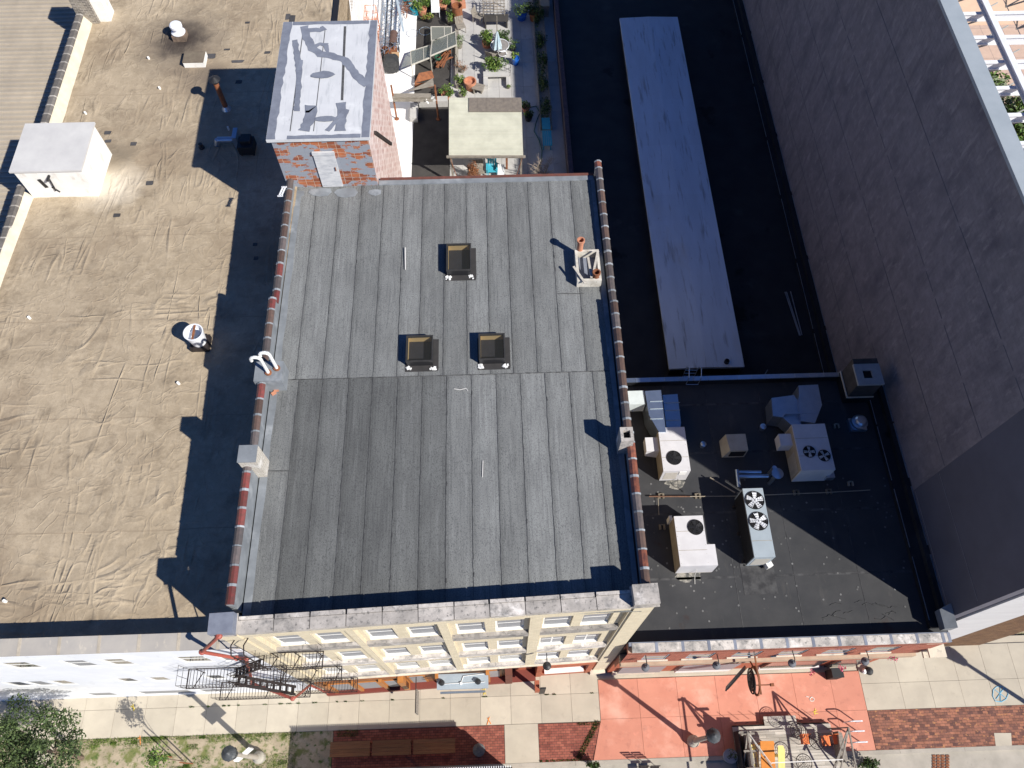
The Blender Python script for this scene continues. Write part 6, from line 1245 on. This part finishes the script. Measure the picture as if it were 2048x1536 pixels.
def lamp(base, h, label, arm=False):
    b = Vector(base); t = thing('street_lamp', label, 'street lamp', base, 'street lamps on the pavement'); o = MB(); o.lathe(b, [(.27,0),(.27,.3),(.2,.42),(.14,.6)], 16); o.build('base', mat('lamp_concrete', (.42,.39,.33), (.34,.32,.27), 4), t)
    o = MB(); o.lathe(b, [(.12,.5),(.085,h-.75)], 14); o.build('post', mat('lamp_post', (.40,.36,.30), (.32,.29,.24), 4), t)
    o = MB(); o.lathe(b, [(.1,h-.75),(.19,h-.7),(.2,h-.6),(.26,h-.35),(.29,h-.1),(.3,h-.06),(.22,h),(.12,h+.12),(.0,h+.2)], 16); l = o.build('lantern', mat('lamp_black', (.045,.05,.055), (.07,.075,.08), 8, rough=.5), t)
    o = MB()
    for k in range(8): a = k*.7854; o.bar(b+Vector((.22*math.cos(a),.22*math.sin(a),h-.58)), b+Vector((.31*math.cos(a),.31*math.sin(a),h-.1)), .025, .025)
    o.build('lantern_rib', M['black'], l); return t
lt = lamp((-11.45, 1.75, 0), 4.6, 'street lamp with a white banner plate on the dirt verge'); o = MB(); o.hexa([(-11.75,1.55,2.3),(-11.7,1.5,2.3),(-11.1,2.0,2.3),(-11.15,2.05,2.3),(-11.75,1.55,2.9),(-11.7,1.5,2.9),(-11.1,2.0,2.9),(-11.15,2.05,2.9)]); o.build('banner_plate', M['pvc'], lt)
lamp((8.49, 1.78, 0), 4.3, 'street lamp on the orange paving by the timber deck'); lamp((26.3, 1.5, 0), 5.2, 'street lamp beyond the right edge of the picture whose shadow crosses the walk')
# dining shelter with smoked roof, tables, bin
t = thing('street_shelter', 'street dining shelter with smoked corrugated roof at the bottom edge', 'shelter', (-3.8, -.6, 0)); o = MB(); zr = 2.75; x = -7.6
while x < -.0:
    o.hexa([(x,-2.2,zr),(x+.05,-2.2,zr+.03),(x+.05,.92,zr+.03),(x,.92,zr),(x,-2.2,zr+.008),(x+.05,-2.2,zr+.038),(x+.05,.92,zr+.038),(x,.92,zr+.008)]); o.hexa([(x+.05,-2.2,zr+.03),(x+.1,-2.2,zr),(x+.1,.92,zr),(x+.05,.92,zr+.03),(x+.05,-2.2,zr+.038),(x+.1,-2.2,zr+.008),(x+.1,.92,zr+.008),(x+.05,.92,zr+.038)]); x += .1
o.build('corrugated_roof', M['poly'], t)
o = MB(); x = -7.6
while x < 0: o.box(x, x+.035, .90, .98, zr+.03, zr+.07); x += .1
o.build('roof_edge', M['steelwhite'], t)
o = MB()
for xx in (-7.55, -3.8, -.1): o.box(xx, xx+.1, .75, .85, -.13, zr-.01); o.box(xx, xx+.1, -2.1, -2.0, -.13, zr-.01)
o.box(-7.55, 0, .74, .8, zr-.16, zr-.01); o.box(-7.55, 0, -2.1, -2.02, zr-.16, zr-.01); o.build('post', M['woodbrown'], t)
o = MB(); o.box(-.06, 0, -2.0, .74, -.1, 2.6); o.build('end_panel', M['maroon'], t); o = MB(); o.box(-5.6, -2.2, .62, .7, 1.4, 2.6); o.build('rear_panel', M['woodbrown'], t)
tabs = [(((661,1484),(741,1481),(740,1512),(659,1515)),'left'),(((745,1481),(823,1479),(824,1510),(744,1512)),'middle'),(((827,1479),(911,1480),(911,1507),(827,1509)),'right')]
for pts, w_ in tabs:
    p = [at(*v, .75) for v in pts]; x0, x1, y1, y0 = p[0].x, p[1].x-.02, p[0].y, p[3].y; t = thing('wooden_table', w_.capitalize()+'most long plank table of the three beside the shelter' if w_ != 'middle' else 'Middle long plank table of the three beside the shelter', 'table', ((x0+x1)/2, (y0+y1)/2, 0), 'plank tables by the shelter'); o = MB()
    for k in range(4): o.tone = R.uniform(.8,1.15); a = y0+(y1-y0)*k/4; o.box(x0, x1, a+.006, y0+(y1-y0)*(k+1)/4-.006, .71, .75)
    o.build('tabletop', M['tablewood'], t)
    for x in (x0+.08, x1-.08):
        for y in (y0+.08, y1-.08): o = MB(); o.bar((x,y,0),(x,y,.71),.07,.07); o.build('leg', M['woodbrown'], t)
t = thing('litter_bin', 'black slatted litter bin on the brick paving beside the shelter', 'litter bin', (-1.6, 1.75, 0)); c = at(958, 1500, .8); o = MB(); o.lathe((c.x,c.y,0), [(.24,0),(.27,.8),(.24,.82)], 18); o.build('bin_body', M['iron'], t); o = MB(); o.lathe((c.x,c.y,.82), [(.28,0),(.28,.05),(.12,.2),(0,.22)], 18); o.build('lid', mat('bin_lid', (.10,.10,.105), (.16,.16,.165), 9), t)
# timber deck with A frames
t = thing('street_deck', 'raised grey board deck of the street parklet on the orange paving', 'deck', (12.6, 1.0, 0)); o = MB(); y = -2.2; 
while y < 2.62:
    if y < 2.3: x0, x1 = 10.36, 14.92
    else: x0, x1 = 11.87, 13.38
    x = x0
    while x < x1-.01: x2 = min(x+R.uniform(.9,2.0), x1); o.tone = R.uniform(.75, 1.2); o.box(x, x2-.006, y, y+.125, .24, .3+R.uniform(0,.004)); x = x2
    y += .133
o.build('deck_boards', M['woodg'], t); o = MB(); o.box(10.4, 14.88, -2.2, 2.38, -.1, .235); o.box(11.9, 13.35, 2.38, 2.6, -.1, .235); o.build('deck_frame', M['iron'], t)
o = MB()
for k in range(9): 
    x = 10.5+.5*k; o.tube((x,2.46,.25),(x,2.46,.75),.012,n=5)
o.build('edge_pins', M['iron'], t)
def aframe(px, py, h, label, legs, grp='A shaped timber frames on the deck'):
    a = at(px, py, h); t = thing('deck_trellis', label, 'timber frame', (a.x, a.y, .3), grp)
    for l in legs: o = MB(); o.bar(a, l, .055, .055); o.build('leg', M['wood'], t)
    return t, a
t1, a1 = aframe(1697, 1455, 2.45, 'A shaped timber frame at the right end of the deck', [(14.9,.2,.3),(14.2,-.3,.3),(14.75,2.1,.3)])
o = MB(); o.bar(a1, (a1.x-.1, -2.4, 2.45), .06, .06); o.bar((14.85,1.2,1.3),(14.4,.5,1.3),.06,.06); o.build('ridge_bar', M['wood'], t1)
t2, a2 = aframe(1495, 1465, 2.35, 'A shaped timber frame at the left end of the deck', [(10.5,.3,.3),(11.2,-.4,.3),(10.45,2.0,.3)])
o = MB(); o.bar(a2, (a2.x+.1, -2.4, 2.4), .06, .06); o.bar(a2, at(1545,1536,1.6), .05, .05); o.bar(a2+Vector((-.35,0,-.15)), a2+Vector((.05,.02,-.1)), .08, .06); o.build('ridge_bar', M['wood'], t2)
o = MB(); o.bar(at(1543,1526,2.2), at(1686,1519,2.2), .04, .04); o.tube(at(1543,1526,2.2)+Vector((0,-.05,0)), at(1500,1470,2.3), .015, n=5); single('cross_pole', o, 'long pale pole spanning between the two timber frames', 'pole', [M['stick']])
t = thing('side_screen', 'tall dark plank screen along the left edge of the deck', 'screen', (10.3,1,0)); 
for k, (x, h) in enumerate(((10.36,1.15),(10.62,1.6))): o = MB(); o.box(x, x+.05, -2, 2.1-.2*k, .3, h); o.build('screen_panel', M['black'] if k == 0 else M['wood'], t)
o = MB()
for k in range(3): o.box(10.35, 10.95, 1.9-.7*k, 1.98-.7*k, 1.6, 1.68)
for k in range(3): o.bar((10.4+.25*k,2.0,.3),(10.5+.25*k,-.5,1.7),.05,.05)
o.build('brace', M['wood'], t)
o = MB(); p = [at(*v, 1.5) for v in ((1520,1482),(1547,1482),(1553,1536+40),(1524,1536+40))]; o.hexa([p[3],p[2],p[1],p[0]]+[v+Vector((0,0,.05)) for v in (p[3],p[2],p[1],p[0])])
for v in (p[0],p[1]): o.bar(v+Vector((0,-.1,-1.2)), v+Vector((0,-.1,0)), .05,.05)
single('orange_tabletop', o, 'wide orange painted board table on the deck', 'table', [M['amber']])
o = MB(); p = [at(*v, 1.2) for v in ((1556,1491),(1566,1491),(1570,1500),(1570,1576),(1558,1576),(1556,1500))]; o.prism([tuple(v[:2]) for v in p][::-1], 1.15, 1.2); o.box(p[0].x+.05, p[0].x+.15, 1.0, 1.1, .3, 1.15); o.box(p[0].x+.05, p[0].x+.15, -.6, -.5, .3, 1.15); single('yellow_board', o, 'narrow pale yellow board bench on the deck beside the orange table', 'bench', [M['yellow']])
o = MB(); p = at(1504,1500,1.3); o.bar((p.x,1.5,1.3),(p.x+.05,-1,1.3),.06,.04); o.bar((p.x+.16,1.5,1.3),(p.x+.22,-1,1.3),.06,.04); o.box(p.x, p.x+.2, 1.3, 1.4, .3, 1.28); o.box(p.x, p.x+.2, -.6,-.5, .3, 1.28); single('yellow_edge_rail', o, 'pair of yellow edged rails standing left of the orange table', 'rail', [M['yellow']])
o = MB(); p = [at(*v, 1.0) for v in ((1676,1462),(1684,1466),(1696,1518),(1692,1524),(1682,1510))]; o.prism([tuple(v[:2]) for v in p][::-1], .3, 1.0); single('grey_bench', o, 'tapering grey timber bench under the right A frame', 'bench', [M['wood']])
def mesh_table(px, py, label):
    c = at(px, py, 1.05); t = thing('cafe_table', label, 'table', (c.x,c.y,.3), 'round wire tables on the deck'); o = MB()
    for r in (.34,.26,.18,.1): o.ring(c, r, .009, 20)
    o.ring(c, .35, .018, 24)
    for k in range(12): a = k*.5236; o.tube(c, c+Vector((.35*math.cos(a),.35*math.sin(a),0)), .006, n=4)
    o.build('tabletop', M['iron'], t)
    for k in range(3): a = k*2.094; o = MB(); o.tube(c, (c.x+.25*math.cos(a), c.y+.25*math.sin(a), .3), .014, n=5); o.build('leg', M['iron'], t)
mesh_table(1596, 1461, 'round wire table furthest to the rear of the deck'); mesh_table(1634, 1482, 'round wire table beside the three orange seats'); mesh_table(1608, 1525, 'round wire table at the bottom edge of the picture')
def oseat(px, py, w, label):
    c = at(px, py, .78); t = thing('orange_chair', label, 'chair', (c.x,c.y,.3), 'orange chairs on the deck'); o = MB()
    for k in range(4): o.box(c.x-w/2+k*w/4, c.x-w/2+(k+1)*w/4-.012, c.y-.2, c.y+.2, .76, .78)
    o.build('seat', M['orangep'], t)
    for dx in (-w/2+.02, w/2-.04):
        for dy in (-.18,.17): o = MB(); o.tube((c.x+dx,c.y+dy,.3),(c.x+dx,c.y+dy,.76),.012,n=5); o.build('leg', M['iron'], t)
    o = MB(); o.box(c.x-w/2, c.x+w/2, c.y+.2, c.y+.22, .9, 1.1); o.tube((c.x-w/2+.02,c.y+.21,.76),(c.x-w/2+.02,c.y+.21,1.1),.012,n=5); o.tube((c.x+w/2-.02,c.y+.21,.76),(c.x+w/2-.02,c.y+.21,1.1),.012,n=5); o.build('backrest', M['orangep'], t)
oseat(1610,1479,.42,'leftmost of the three orange slatted chairs'); oseat(1652,1482,.38,'middle of the three orange slatted chairs'); oseat(1671,1479,.2,'rightmost and narrowest of the three orange chairs')
# bike hoops
for i, (px, py) in enumerate(((1712,1442),(1716,1462),(1722,1484))):
    a = at(px, py, .8); o = MB(); x0, x1 = a.x-.28, a.x+.32; y = a.y; P_ = [(x0,y,0),(x0,y,.72),(x0+.04,y,.79),(x0+.12,y,.82),(x1-.12,y,.82),(x1-.04,y,.79),(x1,y,.72),(x1,y,0)]; o.path(P_, .028, 10); tag(o.build('bike_rack', M['steelwhite']), ['steel bike hoop nearest the brick shop','middle steel bike hoop at the right end of the deck','steel bike hoop nearest the street'][i], 'bike rack', 'steel bike hoops on the orange paving')
for (px, py, r, n, l, s_) in ((1735,1530,(.55,.35,.5),700,'dark evergreen shrub at the kerb right of the deck',41),(1185,1531,(.35,.2,.3),360,'low green bush at the kerb beside the orange paving',42)):
    c = at(px, py, .5); t = thing('kerb_bush', l, 'bush', (c.x,c.y,0)); o = MB(); o.tube((c.x,c.y,-.1),(c.x,c.y,.4),.05,n=6); o.build('stem', M['bark'], t); o = MB(); o.leaves(c, r, n, .13, s_, 12); o.build('foliage', [M['leafd'], M['leaf']], t)
for (px, py, l) in ((1288,1532,'left of two black iron chairs on the street edge'),(1310,1532,'right of two black iron chairs on the street edge')):
    c = at(px, py, .5); t = thing('iron_chair', l, 'chair', (c.x,c.y-.2,-.13), 'black iron chairs at the kerb'); o = MB(); o.box(c.x-.2,c.x+.2,c.y-.4,c.y,.33,.36); o.build('seat', M['iron'], t); o = MB()
    for k in range(3): o.box(c.x-.2,c.x+.2,c.y+.0,c.y+.02,.5+.13*k,.57+.13*k)
    o.build('backrest', M['iron'], t); o = MB()
    for dx in (-.19,.17):
        for dy in (-.38,-.02): o.bar((c.x+dx,c.y+dy,-.12),(c.x+dx,c.y+dy,.33 if dy < -.1 else .85),.02,.02)
    o.build('leg_frame', M['iron'], t)
t = thing('planter_tub', 'dark planter tub with leaves at the kerb beside the deck', 'planter', (9.6,.9,0)); c = at(1462,1512,.5); o = MB(); o.lathe((c.x,c.y,-.05), [(.25,0),(.32,.5),(.28,.5)], 16); o.build('tub', M['unitgrey'], t); o = MB(); o.leaves(c+Vector((0,0,.15)), (.25,.25,.12), 90, .1, 5); o.build('plant', LD, t)
# greenery beyond the wall
for i, (px, py, r, n) in enumerate(((2030,330,(3.2,3.6,2.2),4200),(2046,260,(2.6,2.6,1.8),2400),(2000,210,(1.6,2.4,1.4),1500),(1975,165,(1.1,1.6,1.0),800))):
    c = at(px, py, 2.0); t = thing('plaza_shrub', ['broad leafy shrub nearest the front behind the tall wall','leafy shrub at the right edge under the steel roof','pale green shrub in the middle of the plaza row','smallest shrub at the rear of the plaza row'][i], 'shrub', (c.x,c.y,0), 'shrubs beyond the tall wall'); o = MB(); o.tube((c.x,c.y,-.1),(c.x,c.y,2),.12,n=6); o.build('trunk', M['bark'], t); o = MB(); o.leaves(c, r, n, .35, 50+i, 26); o.build('foliage', [M['leaf'], M['leaf2']] if i != 2 else [M['leafg'], M['leaf']], t)
